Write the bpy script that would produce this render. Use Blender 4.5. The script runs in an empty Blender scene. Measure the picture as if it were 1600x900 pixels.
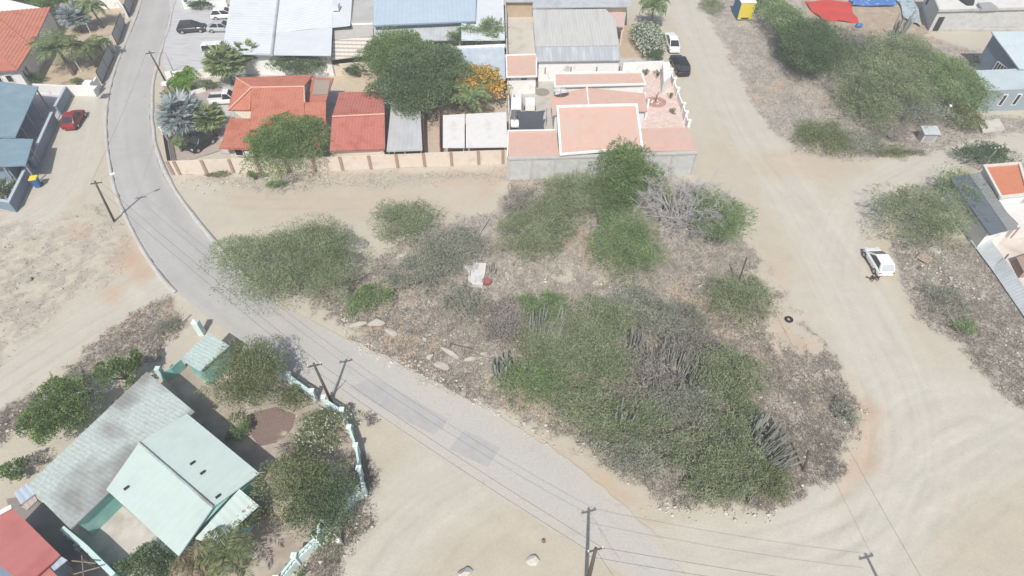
import bpy, bmesh, math, random
import numpy as np
from mathutils import Vector, Matrix
random.seed(7); np.random.seed(7)
rng = np.random.default_rng(11)
sc = bpy.context.scene
COL = sc.collection
# ------------------------------------------------------------------ camera (a drone 43 m up, pitched 48 degrees down)
F, PITCH, CH = 950.0, math.radians(48), 43.0
cp, sp = math.cos(PITCH), math.sin(PITCH)
cam = bpy.data.cameras.new('camera'); camo = bpy.data.objects.new('camera', cam); COL.objects.link(camo)
cam.sensor_width = 36; cam.lens = 36 * F / 1600; cam.clip_end = 3000; cam.clip_start = .5
camo.location = (0, 0, CH); camo.rotation_euler = (math.radians(90) - PITCH, 0, 0)
sc.camera = camo
def ray(x, y):
    a = (x - 800) / F; b = (450 - y) / F
    return Vector((a, cp + b * sp, -sp + b * cp))
def P(x, y, z=0.0):
    d = ray(x, y); t = (z - CH) / d.z
    return Vector((d.x * t, d.y * t, z))
def Q(v):
    zc = v.y * cp - (v.z - CH) * sp; yc = v.y * sp + (v.z - CH) * cp
    return (800 + F * v.x / zc, 450 - F * yc / zc)
def scale_at(y): return (y + 605) * .669 / 43.0        # picture px per metre on the ground
# ------------------------------------------------------------------ light
SUN_EL, SHADOW_AZ = math.radians(52), math.radians(7)
sd = Vector((math.sin(SHADOW_AZ) * math.cos(SUN_EL), math.cos(SHADOW_AZ) * math.cos(SUN_EL), -math.sin(SUN_EL)))
sl = bpy.data.lights.new('sun', 'SUN'); sl.energy = 4.5; sl.angle = math.radians(.6); sl.color = (1, .957, .89)
so = bpy.data.objects.new('sun', sl); COL.objects.link(so); so.rotation_euler = sd.to_track_quat('-Z', 'Y').to_euler(); so.location = (0, -50, 120)
w = bpy.data.worlds.new('World'); sc.world = w; w.use_nodes = True
nt = w.node_tree; bg = nt.nodes['Background']; sky = nt.nodes.new('ShaderNodeTexSky'); sky.sky_type = 'NISHITA'
sky.sun_disc = False; sky.sun_elevation = SUN_EL; sky.sun_rotation = math.radians(187); sky.air_density = 1.0; sky.dust_density = 2.5
nt.links.new(sky.outputs[0], bg.inputs[0]); bg.inputs[1].default_value = .115
sc.view_settings.view_transform = 'Standard'; sc.view_settings.look = 'None'; sc.view_settings.gamma = 1
sc.view_settings.exposure = .07
# ------------------------------------------------------------------ materials
MATS = {}
def mat(name, col, rough=.8, var=.12, scale=3.0, bump=0.0, bscale=20.0, metal=0.0, spec=.3, stain=None, stain_scale=.5, stain_cut=(.5, .7), stretch=None):
    if name in MATS: return MATS[name]
    m = bpy.data.materials.new(name); m.use_nodes = True; n = m.node_tree; N = n.nodes; L = n.links
    b = N['Principled BSDF']; b.inputs['Roughness'].default_value = rough; b.inputs['Metallic'].default_value = metal
    b.inputs['Specular IOR Level'].default_value = spec
    tc = N.new('ShaderNodeTexCoord'); src = tc.outputs['Object']
    if stretch:
        mp = N.new('ShaderNodeMapping'); mp.inputs['Scale'].default_value = stretch; L.new(src, mp.inputs[0]); src = mp.outputs[0]
    nz = N.new('ShaderNodeTexNoise'); nz.inputs['Scale'].default_value = scale; nz.inputs['Detail'].default_value = 6; nz.inputs['Roughness'].default_value = .65
    L.new(src, nz.inputs['Vector'])
    mr = N.new('ShaderNodeMapRange'); mr.inputs[1].default_value = .25; mr.inputs[2].default_value = .75
    mr.inputs[3].default_value = 1 - var; mr.inputs[4].default_value = 1 + var; L.new(nz.outputs[0], mr.inputs[0])
    mx = N.new('ShaderNodeMix'); mx.data_type = 'RGBA'; mx.blend_type = 'MULTIPLY'; mx.inputs[0].default_value = 1
    mx.inputs[6].default_value = (*col, 1); L.new(mr.outputs[0], mx.inputs[7]); out = mx.outputs[2]
    if stain:
        n2 = N.new('ShaderNodeTexNoise'); n2.inputs['Scale'].default_value = stain_scale; n2.inputs['Detail'].default_value = 5; L.new(src, n2.inputs['Vector'])
        m2 = N.new('ShaderNodeMapRange'); m2.inputs[1].default_value = stain_cut[0]; m2.inputs[2].default_value = stain_cut[1]; L.new(n2.outputs[0], m2.inputs[0])
        x2 = N.new('ShaderNodeMix'); x2.data_type = 'RGBA'; L.new(m2.outputs[0], x2.inputs[0]); L.new(out, x2.inputs[6]); x2.inputs[7].default_value = (*stain, 1); out = x2.outputs[2]
    L.new(out, b.inputs['Base Color'])
    if bump:
        n3 = N.new('ShaderNodeTexNoise'); n3.inputs['Scale'].default_value = bscale; n3.inputs['Detail'].default_value = 4; L.new(src, n3.inputs['Vector'])
        bp = N.new('ShaderNodeBump'); bp.inputs['Strength'].default_value = bump; bp.inputs['Distance'].default_value = .05
        L.new(n3.outputs[0], bp.inputs['Height']); L.new(bp.outputs[0], b.inputs['Normal'])
    MATS[name] = m; return m
def leafmat(name, c0, c1, c2=None, trans=.36):
    m = bpy.data.materials.new(name); m.use_nodes = True; n = m.node_tree; N = n.nodes; L = n.links
    N.remove(N['Principled BSDF']); out = N['Material Output']
    a = N.new('ShaderNodeAttribute'); a.attribute_name = 'tint'
    r = N.new('ShaderNodeValToRGB'); e = r.color_ramp.elements
    e[0].color = (*c0, 1); e[1].color = (*c1, 1)
    if c2: k = e.new(.96); k.color = (*c1, 1); e[-1].color = (*c2, 1)
    L.new(a.outputs['Fac'], r.inputs[0])
    d = N.new('ShaderNodeBsdfDiffuse'); t = N.new('ShaderNodeBsdfTranslucent'); mx = N.new('ShaderNodeMixShader'); mx.inputs[0].default_value = trans
    L.new(r.outputs[0], d.inputs[0]); L.new(r.outputs[0], t.inputs[0]); L.new(d.outputs[0], mx.inputs[1]); L.new(t.outputs[0], mx.inputs[2])
    L.new(mx.outputs[0], out.inputs[0]); MATS[name] = m; return m
# ------------------------------------------------------------------ object helpers
ORG = {}
def tag(o, label=None, cat=None, group=None, kind=None):
    if label: o['label'] = label
    if cat: o['category'] = cat
    if group: o['group'] = group
    if kind: o['kind'] = kind
    return o
def thing(name, label, cat, loc, group=None):
    o = bpy.data.objects.new(name, None); COL.objects.link(o); o.empty_display_size = .3
    o.location = loc; ORG[o.name] = Vector(loc); tag(o, label, cat, group); return o
def link(name, me, m, parent=None, smooth=False):
    o = bpy.data.objects.new(name, me)
    if m: me.materials.append(m)
    COL.objects.link(o)
    if smooth: me.polygons.foreach_set('use_smooth', [True] * len(me.polygons))
    if parent:
        off = ORG[parent.name]; ORG[o.name] = off; me.transform(Matrix.Translation(-off)); o.parent = parent
    else: ORG[o.name] = Vector((0, 0, 0))
    return o
def recenter(o):
    """put the origin of a one-mesh thing at its base"""
    me = o.data; c = sum((v.co for v in me.vertices), Vector()) / len(me.vertices); z = min(v.co.z for v in me.vertices)
    off = Vector((c.x, c.y, z)); me.transform(Matrix.Translation(-off)); o.location = off; return o
class MB:
    def __init__(s): s.v = []; s.f = []
    def add(s, vs, fs):
        b = len(s.v); s.v += [tuple(v) for v in vs]; s.f += [tuple(i + b for i in f) for f in fs]; return s
    def poly(s, pts): return s.add(pts, [tuple(range(len(pts)))])
    def prism(s, ring, z0, z1=None, cap=True):
        """ring of points (counter clockwise); top at each point's own z (or z1), bottom at z0"""
        n = len(ring); top = [Vector((p[0], p[1], p[2] if z1 is None else z1)) for p in ring]
        bot = [Vector((p[0], p[1], z0)) for p in ring]
        fs = [(i, (i + 1) % n, n + (i + 1) % n, n + i) for i in range(n)]
        if cap: fs += [tuple(range(n, 2 * n)), tuple(range(n - 1, -1, -1))]
        return s.add(bot + top, fs)
    def box(s, c, size, ax=None, az=0.0):
        X = Vector((math.cos(az), math.sin(az), 0)); Y = Vector((-X.y, X.x, 0)); Z = Vector((0, 0, 1))
        if ax: X, Y, Z = ax
        c = Vector(c); a, b, d = (k / 2 for k in size)
        vs = [c + X * i * a + Y * j * b + Z * k * d for k in (-1, 1) for j in (-1, 1) for i in (-1, 1)]
        return s.add(vs, [(0, 2, 3, 1), (4, 5, 7, 6), (0, 1, 5, 4), (2, 6, 7, 3), (0, 4, 6, 2), (1, 3, 7, 5)])
    def tube(s, pts, rad, n=7, cap=True):
        pts = [Vector(p) for p in pts]; rad = rad if isinstance(rad, (list, tuple)) else [rad] * len(pts)
        rings = []; prev = None
        for i, p in enumerate(pts):
            d = (pts[min(i + 1, len(pts) - 1)] - pts[max(i - 1, 0)]).normalized()
            if d.length < 1e-6: d = Vector((0, 0, 1))
            if prev is None or abs(prev.dot(d)) > .98:
                prev = d.cross(Vector((0, 0, 1)) if abs(d.z) < .9 else Vector((1, 0, 0))).normalized()
            a = (prev - d * prev.dot(d)).normalized(); prev = a; b = d.cross(a)
            rings.append([p + (a * math.cos(2 * math.pi * k / n) + b * math.sin(2 * math.pi * k / n)) * rad[i] for k in range(n)])
        vs = [v for r in rings for v in r]; fs = []
        for i in range(len(pts) - 1):
            for k in range(n):
                fs.append((i * n + k, i * n + (k + 1) % n, (i + 1) * n + (k + 1) % n, (i + 1) * n + k))
        if cap: fs += [tuple(range(n - 1, -1, -1)), tuple((len(pts) - 1) * n + k for k in range(n))]
        return s.add(vs, fs)
    def disc(s, c, r, h, n=20, ax=None):
        c = Vector(c); d = Vector((0, 0, 1)) if ax is None else Vector(ax).normalized()
        return s.tube([c - d * h / 2, c + d * h / 2], r, n)
    def rock(s, c, size, seed=0, az=0.0):
        r = random.Random(seed); bm = bmesh.new(); bmesh.ops.create_icosphere(bm, subdivisions=2, radius=1)
        ca, sa = math.cos(az), math.sin(az); kk = [Vector((r.uniform(-1, 1), r.uniform(-1, 1), r.uniform(-.3, 1))).normalized() for _ in range(7)]
        vs = []
        for v in bm.verts:
            q = v.co.copy()
            for k in kk:
                d = q.dot(k)
                if d > .62: q -= k * (d - .62)
            q *= 1 + r.uniform(-.05, .05); x, y, z = q.x * size[0], q.y * size[1], q.z * size[2]
            vs.append((c[0] + x * ca - y * sa, c[1] + x * sa + y * ca, c[2] + z))
        fs = [tuple(v.index for v in f.verts) for f in bm.faces]; bm.free(); return s.add(vs, fs)
    def mesh(s, name):
        me = bpy.data.meshes.new(name); me.from_pydata(s.v, [], s.f); me.update()
        bm = bmesh.new(); bm.from_mesh(me); bmesh.ops.recalc_face_normals(bm, faces=bm.faces); bm.to_mesh(me); bm.free(); return me
    def build(s, name, m, parent=None, smooth=False): return link(name, s.mesh(name), m, parent, smooth)
def single(mb, name, m, label, cat, group=None, smooth=False):
    o = mb.build(name, m, None, smooth); recenter(o); return tag(o, label, cat, group)
def ccw(pts):
    a = sum(pts[i][0] * pts[(i + 1) % len(pts)][1] - pts[(i + 1) % len(pts)][0] * pts[i][1] for i in range(len(pts)))
    return list(pts) if a > 0 else list(pts)[::-1]
def inset(pts, d):
    c = sum((Vector(p) for p in pts), Vector()) / len(pts); out = []
    for p in pts:
        p = Vector(p); k = Vector((c.x - p.x, c.y - p.y, 0)); out.append(p + k.normalized() * d * 1.35)
    return out
def px_poly(lst):
    """pixel corners (x, y, z); a z of None puts the corner on the plane of the first three"""
    a, b, c = (P(*q) for q in lst[:3]); n = (b - a).cross(c - a); out = [a, b, c]
    for q in lst[3:]:
        if len(q) > 2 and q[2] is not None: out.append(P(*q)); continue
        d = ray(q[0], q[1]); o = Vector((0, 0, CH)); out.append(o + d * ((a - o).dot(n) / d.dot(n)))
    return out
def roof_face(mb, pts, period=.35, amp=.035, row=0.0, drop=.03, thick=.12):
    """ribbed sheet clipped to a convex polygon; ribs run square to the first edge"""
    pts = [Vector(p) for p in pts]; n = (pts[1] - pts[0]).cross(pts[2] - pts[0]).normalized()
    if n.z < 0: n = -n
    u = (pts[1] - pts[0]).normalized(); v = n.cross(u)
    us = [(p - pts[0]).dot(u) for p in pts]; vs_ = [(p - pts[0]).dot(v) for p in pts]
    u0, u1, v0, v1 = min(us) - .1, max(us) + .1, min(vs_) - .1, max(vs_) + .1
    ul = np.arange(u0, u1 + period / 4, period / 4)
    if row:
        vl = []
        k = math.floor(v0 / row)
        while k * row < v1: vl += [(k * row, drop), ((k + .97) * row, 0.0)]; k += 1
    else: vl = [(v0, 0), (v1, 0)]
    bm = bmesh.new(); grid = []
    for (b, h) in vl:
        grid.append([bm.verts.new(pts[0] + u * float(a) + v * b + n * (amp * math.sin(2 * math.pi * a / period) + h)) for a in ul])
    for i in range(len(vl) - 1):
        for j in range(len(ul) - 1): bm.faces.new((grid[i][j], grid[i][j + 1], grid[i + 1][j + 1], grid[i + 1][j]))
    c = sum(pts, Vector()) / len(pts)
    for i in range(len(pts)):
        a, b = pts[i], pts[(i + 1) % len(pts)]
        if (b - a).length < 1e-4: continue
        no = (b - a).cross(n).normalized()
        if (c - a).dot(no) > 0: no = -no
        bmesh.ops.bisect_plane(bm, geom=bm.verts[:] + bm.edges[:] + bm.faces[:], plane_co=a, plane_no=no, clear_outer=True)
    bm.verts.index_update(); mb.add([q.co.copy() for q in bm.verts], [tuple(x.index for x in f.verts) for f in bm.faces]); bm.free()
    ring = [p - n * (amp + .006) for p in pts]; low = [p - n * (amp + thick) for p in pts]; k = len(pts)
    mb.add(ring + low, [tuple(range(k)), tuple(range(2 * k - 1, k - 1, -1))] + [(i, (i + 1) % k, k + (i + 1) % k, k + i) for i in range(k)])
    return mb
def wall_strip(mb, pts, h, t=.2, z0=-.05, closed=False):
    """upright wall of thickness t along ground points"""
    pts = [Vector((p[0], p[1], 0)) for p in pts]; L, R = [], []
    for i, p in enumerate(pts):
        a = pts[max(i - 1, 0)]; b = pts[min(i + 1, len(pts) - 1)]
        d1 = (p - a).normalized() if i else (b - p).normalized(); d2 = (b - p).normalized() if i < len(pts) - 1 else d1
        n1 = Vector((-d1.y, d1.x, 0)); n2 = Vector((-d2.y, d2.x, 0)); m = (n1 + n2).normalized(); k = t / 2 / max(.4, m.dot(n1))
        L.append(p + m * k); R.append(p - m * k)
    for i in range(len(pts) - 1):
        mb.prism(ccw([L[i], L[i + 1], R[i + 1], R[i]]), z0, h)
    return mb
def on_wall(a, b, u, z, off=0.0):
    """point u metres from a towards b, pushed off the wall towards the camera side"""
    a = Vector((a[0], a[1], 0)); b = Vector((b[0], b[1], 0)); d = (b - a).normalized(); n = Vector((d.y, -d.x, 0))
    if n.dot(-a) < 0: n = -n
    return a + d * u + n * off + Vector((0, 0, z)), d, n
def window(parent, a, b, u, z, wd, ht, fm, gm, name='window', bars=0):
    c, d, n = on_wall(a, b, u, z, .03); Z = Vector((0, 0, 1)); fr = MB(); t = .09
    for s in (-1, 1):
        fr.box(c + d * s * (wd / 2), (t, .1, ht + t), (d, n, Z)); fr.box(c + Z * s * (ht / 2), (wd - t, .1, t), (d, n, Z))
    for k in range(bars): fr.box(c + d * (wd * ((k + 1) / (bars + 1) - .5)) + n * .02, (.04, .05, ht - t), (d, n, Z))
    o = fr.build(name, fm, parent); MB().box(c, (wd - t, .04, ht - t), (d, n, Z)).build('pane', gm, o); return o
def sheet(name, px, z, m, label=None, cat=None, kind='structure', world=False):
    pts = ccw([Vector((p[0], p[1], 0)) if world else P(*p) for p in px]); mb = MB(); mb.add([Vector((p.x, p.y, z)) for p in pts], [tuple(range(len(pts)))])
    o = mb.build(name, m); me = o.data
    if kind: o['kind'] = kind
    if label: o['label'] = label
    if cat: o['category'] = cat
    return o
# ------------------------------------------------------------------ palette
white_paint = mat('white_paint', (.76, .755, .735), .6, .06, 2, stain=(.5, .47, .42), stain_scale=.8, stain_cut=(.6, .8))
cream_paint = mat('cream_paint', (.62, .545, .46), .7, .07, 2, stain=(.5, .41, .32), stain_scale=.9, stain_cut=(.58, .8))
concrete = mat('concrete', (.46, .45, .43), .9, .14, 2.5, .3, 30, stain=(.3, .29, .28), stain_scale=.7, stain_cut=(.5, .75))
raw_block = mat('raw_block', (.47, .48, .475), .9, .16, 1.6, .3, 12, stain=(.52, .52, .5), stain_scale=.8, stain_cut=(.5, .65))
glass = mat('glass', (.03, .035, .04), .08, .1, 2, spec=.6)
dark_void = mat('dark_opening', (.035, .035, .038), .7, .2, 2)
tile_orange = mat('tile_orange', (.45, .175, .12), .75, .16, 4, .15, 25, stain=(.36, .12, .07), stain_scale=.8, stain_cut=(.5, .78))
tile_red = mat('tile_red', (.43, .16, .13), .72, .13, 4, .15, 25, stain=(.33, .1, .075), stain_scale=.8, stain_cut=(.5, .78))
coral_roof = mat('coral_roof', (.565, .375, .305), .85, .08, 1.2, .1, 30, stain=(.535, .395, .325), stain_scale=.3, stain_cut=(.45, .62))
zinc = mat('zinc_sheet', (.50, .53, .54), .5, .1, 1.2, stain=(.38, .39, .39), stain_scale=.5, stain_cut=(.5, .75), metal=.15)
white_roof = mat('white_roof', (.64, .63, .61), .7, .06, 1.5, stain=(.5, .48, .44), stain_scale=.6, stain_cut=(.55, .8))
white_sheet = mat('white_sheet', (.60, .635, .665), .5, .05, 1.0, stain=(.53, .56, .585), stain_scale=.35, stain_cut=(.5, .8))
blue_sheet = mat('blue_sheet', (.40, .495, .575), .5, .06, 1.0, stain=(.44, .53, .6), stain_scale=.4, stain_cut=(.5, .75))
slate_sheet = mat('slate_sheet', (.19, .28, .335), .5, .07, 1.0, stain=(.25, .34, .4), stain_scale=.4, stain_cut=(.5, .75))
teal_sheet = mat('teal_sheet', (.47, .56, .525), .55, .05, 1.2, stain=(.43, .51, .475), stain_scale=.5, stain_cut=(.5, .8))
old_shed = mat('weathered_sheet', (.40, .46, .435), .8, .22, 5, .2, 30, stain=(.235, .24, .23), stain_scale=.24, stain_cut=(.47, .62))
grey_panel = mat('grey_panel', (.33, .34, .35), .6, .08, 2)
blue_grey = mat('blue_grey_paint', (.19, .25, .32), .7, .08, 2)
teal_paint = mat('teal_paint', (.22, .46, .41), .7, .1, 2, stain=(.36, .56, .52), stain_scale=.9, stain_cut=(.5, .75))
pale_teal = mat('pale_teal_paint', (.50, .66, .63), .7, .1, 2)
red_sheet = mat('red_sheet', (.45, .165, .15), .65, .06, 1.0, stain=(.40, .11, .1), stain_scale=.4, stain_cut=(.5, .75))
brown_paint = mat('brown_paint', (.33, .24, .19), .8, .1, 2)
wood = mat('weathered_wood', (.22, .18, .14), .85, .2, 3, stretch=(1, 1, .2))
pole_wood = mat('pole_wood', (.10, .085, .07), .9, .2, 3, stretch=(1, 1, .2))
steel = mat('galvanised_steel', (.42, .43, .44), .45, .08, 3, metal=.3)
black_metal = mat('black_metal', (.03, .03, .032), .5, .1, 3)
wire_mat = mat('wire_black', (.10, .10, .10), .6, .05, 3)
bark = mat('bark', (.17, .14, .11), .95, .2, 4, .3, 25)
dead_bark = mat('dead_bark', (.39, .38, .375), .95, .15, 4, .2, 25)
rock_mat = mat('limestone', (.43, .395, .345), .95, .16, 3, .5, 12, stain=(.33, .29, .25), stain_scale=1.5, stain_cut=(.5, .75))
rubber = mat('rubber', (.025, .025, .025), .85, .1, 3)
alloy = mat('alloy', (.45, .46, .47), .35, .05, 3, metal=.6)
lamp_clear = mat('clear_lamp', (.7, .72, .74), .15, .03, 3)
lamp_red = mat('red_lamp', (.35, .02, .02), .2, .05, 3)
def paint(name, c, r=.25): return mat('paint_' + name, c, r, .02, 2, spec=.5)
LEAF = {
 'acacia': leafmat('acacia_leaf', (.185, .235, .13), (.41, .455, .285)),
 'grey': leafmat('grey_leaf', (.26, .28, .22), (.46, .475, .385)),
 'dry': leafmat('dry_leaf', (.27, .255, .23), (.46, .43, .39)),
 'bright': leafmat('bright_leaf', (.11, .185, .065), (.27, .375, .15)),
 'leafy': leafmat('leafy_leaf', (.095, .165, .055), (.235, .335, .125)),
 'lime': leafmat('lime_leaf', (0.141, 0.278, 0.046), (0.311, 0.529, 0.106)),
 'fresh': leafmat('fresh_leaf', (.15, .25, .10), (.35, .445, .225)),
 'dark': leafmat('dark_leaf', (0.072, 0.130, 0.060), (0.174, 0.246, 0.126)),
 'glossy': leafmat('glossy_leaf', (.09, .15, .075), (.225, .30, .16)),
 'silver': leafmat('silver_leaf', (.23, .29, .29), (.46, .52, .52)),
 'palm': leafmat('palm_leaf', (0.124, 0.185, 0.085), (0.381, 0.459, 0.227)),
 'olive': leafmat('olive_leaf', (0.144, 0.178, 0.081), (0.333, 0.374, 0.196)),
 'straw': leafmat('straw_leaf', (.2, .18, .11), (.42, .37, .24)),
 'flame': leafmat('flame_leaf', (0.123, 0.177, 0.069), (0.257, 0.284, 0.121)),
 'flower_orange': leafmat('orange_petal', (.66, .37, .06), (.84, .56, .14)),
 'flower_white': leafmat('white_petal', (.62, .64, .56), (.85, .86, .8)),
 'flower_yellow': leafmat('yellow_petal', (.55, .5, .25), (.8, .78, .5)),
 'cactus': leafmat('cactus_skin', (.10, .115, .095), (.36, .365, .33), trans=0),
 'grass': leafmat('dry_grass_blade', (.27, .245, .21), (.52, .472, .405)),
}
# ================================================================== GROUND
def vnoise(x, y, seed=0):
    r = np.random.default_rng(seed); T = r.random((256, 256))
    xi = np.floor(x).astype(int); yi = np.floor(y).astype(int); fx = x - xi; fy = y - yi
    fx = fx * fx * (3 - 2 * fx); fy = fy * fy * (3 - 2 * fy)
    g = lambda a, b: T[a % 256, b % 256]
    return (g(xi, yi) * (1 - fx) + g(xi + 1, yi) * fx) * (1 - fy) + (g(xi, yi + 1) * (1 - fx) + g(xi + 1, yi + 1) * fx) * fy
def fbm(x, y, seed=0, o=4):
    s = 0; a = .5; t = 0
    for k in range(o): s = s + a * vnoise(x * 2 ** k, y * 2 ** k, seed + k); t += a; a *= .55
    return s / t
def wpoly(px): return np.array([[*P(a, b)[:2]] for a, b in px])
def sdist(X, Y, poly):
    """signed distance in metres, positive inside"""
    d = np.full(X.shape, 1e9); ins = np.zeros(X.shape, bool); n = len(poly)
    for i in range(n):
        (x0, y0), (x1, y1) = poly[i], poly[(i + 1) % n]
        ex, ey = x1 - x0, y1 - y0; L = ex * ex + ey * ey + 1e-9
        t = np.clip(((X - x0) * ex + (Y - y0) * ey) / L, 0, 1)
        d = np.minimum(d, (X - x0 - t * ex) ** 2 + (Y - y0 - t * ey) ** 2)
        c = ((y0 > Y) != (y1 > Y)) & (X < ex * (Y - y0) / (ey + (1e-12 if ey == 0 else 0)) + x0); ins ^= c
    d = np.sqrt(d); return np.where(ins, d, -d)
def ldist(X, Y, line):
    """distance across (signed), along, of the nearest segment"""
    best = np.full(X.shape, 1e9); ac = np.zeros(X.shape); al = np.zeros(X.shape); s0 = 0
    for i in range(len(line) - 1):
        (x0, y0), (x1, y1) = line[i], line[i + 1]; ex, ey = x1 - x0, y1 - y0; L = math.hypot(ex, ey)
        t = np.clip(((X - x0) * ex + (Y - y0) * ey) / L ** 2, 0, 1); dx = X - x0 - t * ex; dy = Y - y0 - t * ey
        d = dx * dx + dy * dy; m = d < best; best = np.where(m, d, best)
        ac = np.where(m, (dx * -ey + dy * ex) / L, ac); al = np.where(m, s0 + t * L, al); s0 += L
    return np.sqrt(best), ac, al
def smooth(line, k=3):
    pts = [np.array(p, float) for p in line]
    for _ in range(k):
        q = [pts[0]]
        for i in range(len(pts) - 1): q += [pts[i] * .75 + pts[i + 1] * .25, pts[i] * .25 + pts[i + 1] * .75]
        pts = q + [pts[-1]]
    return pts
def ss(x, a, b): t = np.clip((x - a) / (b - a), 0, 1); return t * t * (3 - 2 * t)
SCRUB = {
 'lot': [(470, 468), (545, 525), (650, 592), (770, 645), (845, 672), (950, 735), (1020, 780), (1100, 806), (1205, 806), (1262, 788), (1312, 740), (1336, 680), (1336, 620), (1308, 555), (1268, 500), (1215, 440), (1190, 395), (1165, 370), (1130, 330), (1095, 285), (1040, 266), (800, 272), (770, 330), (690, 345), (600, 390), (560, 425), (480, 440)],
 'stubble': [(-150, 335), (60, 338), (140, 330), (180, 350), (200, 390), (185, 430), (120, 470), (60, 520), (-20, 580), (-150, 660)],
 'wedge': [(262, 460), (285, 478), (300, 500), (290, 520), (262, 540), (252, 565), (180, 585), (100, 625), (0, 700), (-120, 780), (-120, 690), (0, 632), (110, 565), (180, 510), (225, 470)],
 'north': [(1095, -40), (1108, 30), (1130, 75), (1150, 118), (1175, 165), (1195, 200), (1240, 235), (1330, 250), (1450, 242), (1570, 212), (1640, 205), (1640, 180), (1525, 178), (1535, 80), (1450, 55), (1420, -40)],
 'east': [(1385, 385), (1430, 362), (1530, 372), (1620, 505), (1640, 660), (1590, 640), (1540, 592), (1480, 535), (1420, 480), (1398, 430)],
 'verge': [(548, 690), (590, 735), (597, 765), (585, 800), (560, 840), (530, 885), (520, 930), (450, 930), (490, 860), (550, 775)],
 'wallfoot': [(276, 272), (520, 268), (800, 262), (800, 285), (690, 284), (600, 296), (520, 290), (430, 308), (330, 290)],
 'polefoot': [(128, 322), (165, 312), (192, 350), (205, 388), (180, 395), (150, 350)],
}
BARE = [[(1195, 462), (1240, 462), (1262, 500), (1292, 548), (1268, 566), (1212, 552), (1190, 510)], [(1185, 395), (1225, 445), (1200, 470), (1175, 430)],
        [(850, 428), (905, 432), (950, 440), (940, 452), (880, 448)], [(620, 395), (650, 390), (652, 408), (625, 412)], [(1040, 475), (1090, 520), (1110, 560), (1080, 540)]]
DARKS = [([(262, 460), (300, 500), (252, 545), (180, 560), (150, 560)], .8), ([(1010, 400), (1100, 380), (1160, 400), (1100, 440), (1010, 450)], .55), ([(640, 480), (740, 490), (760, 560), (650, 540)], .4),
         ([(1200, 590), (1330, 600), (1335, 690), (1250, 790), (1200, 700)], .45), ([(1110, 20), (1150, 60), (1200, 170), (1300, 235), (1240, 140), (1180, 60)], .5)]
ORANGE = [([(1338, 590), (1350, 600), (1372, 640), (1368, 720), (1335, 750), (1300, 790), (1318, 740), (1338, 690)], .75), ([(840, 690), (940, 745), (1005, 785), (1000, 800), (930, 770), (840, 705)], .7),
          ([(190, 360), (235, 420), (225, 440), (180, 410)], .9), ([(110, 350), (145, 352), (140, 372), (112, 370)], .7), ([(1360, 380), (1390, 380), (1392, 440), (1360, 440)], .35), ([(1130, 230), (1260, 235), (1330, 262), (1290, 290), (1180, 270)], .35),
          ([(1195, 470), (1290, 545), (1268, 566), (1212, 552)], .6), ([(1190, 380), (1230, 400), (1240, 440), (1215, 440)], .4), ([(165, 450), (185, 452), (182, 470), (160, 470)], .7), ([(690, 268), (795, 270), (760, 300), (690, 292)], .55),
          ([(500, 440), (540, 445), (535, 460), (505, 460)], .6), ([(1380, 205), (1450, 215), (1440, 238), (1340, 244)], .45), ([(340, 300), (790, 290), (760, 330), (560, 345), (400, 340)], .22)]
LANES = [([(1060, -60), (1085, 20), (1120, 100), (1165, 200), (1230, 290), (1290, 380), (1350, 480), (1395, 580), (1420, 680), (1410, 770), (1340, 840), (1230, 880), (1080, 890)], 3.2),
         ([(1700, 205), (1600, 220), (1480, 245), (1380, 280), (1330, 330), (1310, 400)], 2.3), ([(1700, 690), (1560, 640), (1460, 640), (1400, 700), (1350, 800)], 3.5),
         ([(-150, 690), (0, 600), (90, 540), (170, 490), (250, 445), (290, 440)], 2.0), ([(470, 960), (560, 880), (640, 790), (720, 740)], 3.2), ([(150, 130), (130, 220), (110, 290), (60, 340), (-60, 380)], 2.0),
         ([(1250, 820), (1450, 760), (1650, 640)], 2.2)]
TRACKS = [[(1330, 880), (1420, 830), (1520, 745), (1640, 660)], [(1420, 905), (1520, 815), (1650, 700)], [(700, 905), (740, 845), (800, 812), (870, 800)], [(540, 905), (610, 820), (690, 765), (730, 745)], [(600, 890), (650, 800), (720, 760)],
 [(1120, 150), (1150, 215), (1210, 300), (1262, 400), (1300, 470)], [(1085, 60), (1128, 160), (1190, 260), (1270, 340), (1330, 420)], [(1440, 262), (1370, 300), (1330, 360), (1330, 430)], [(1345, 560), (1380, 640), (1382, 720), (1340, 790), (1240, 850)], [(1365, 500), (1430, 600), (1450, 700), (1410, 790), (1300, 860), (1150, 880)],
 [(-10, 610), (90, 545), (180, 490), (260, 452)], [(-10, 590), (80, 530), (170, 478), (240, 440)], [(150, 150), (135, 240), (120, 300)], [(330, 310), (430, 320), (560, 318)], [(1140, 860), (1250, 835), (1380, 770), (1460, 690), (1600, 640)]]
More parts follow.
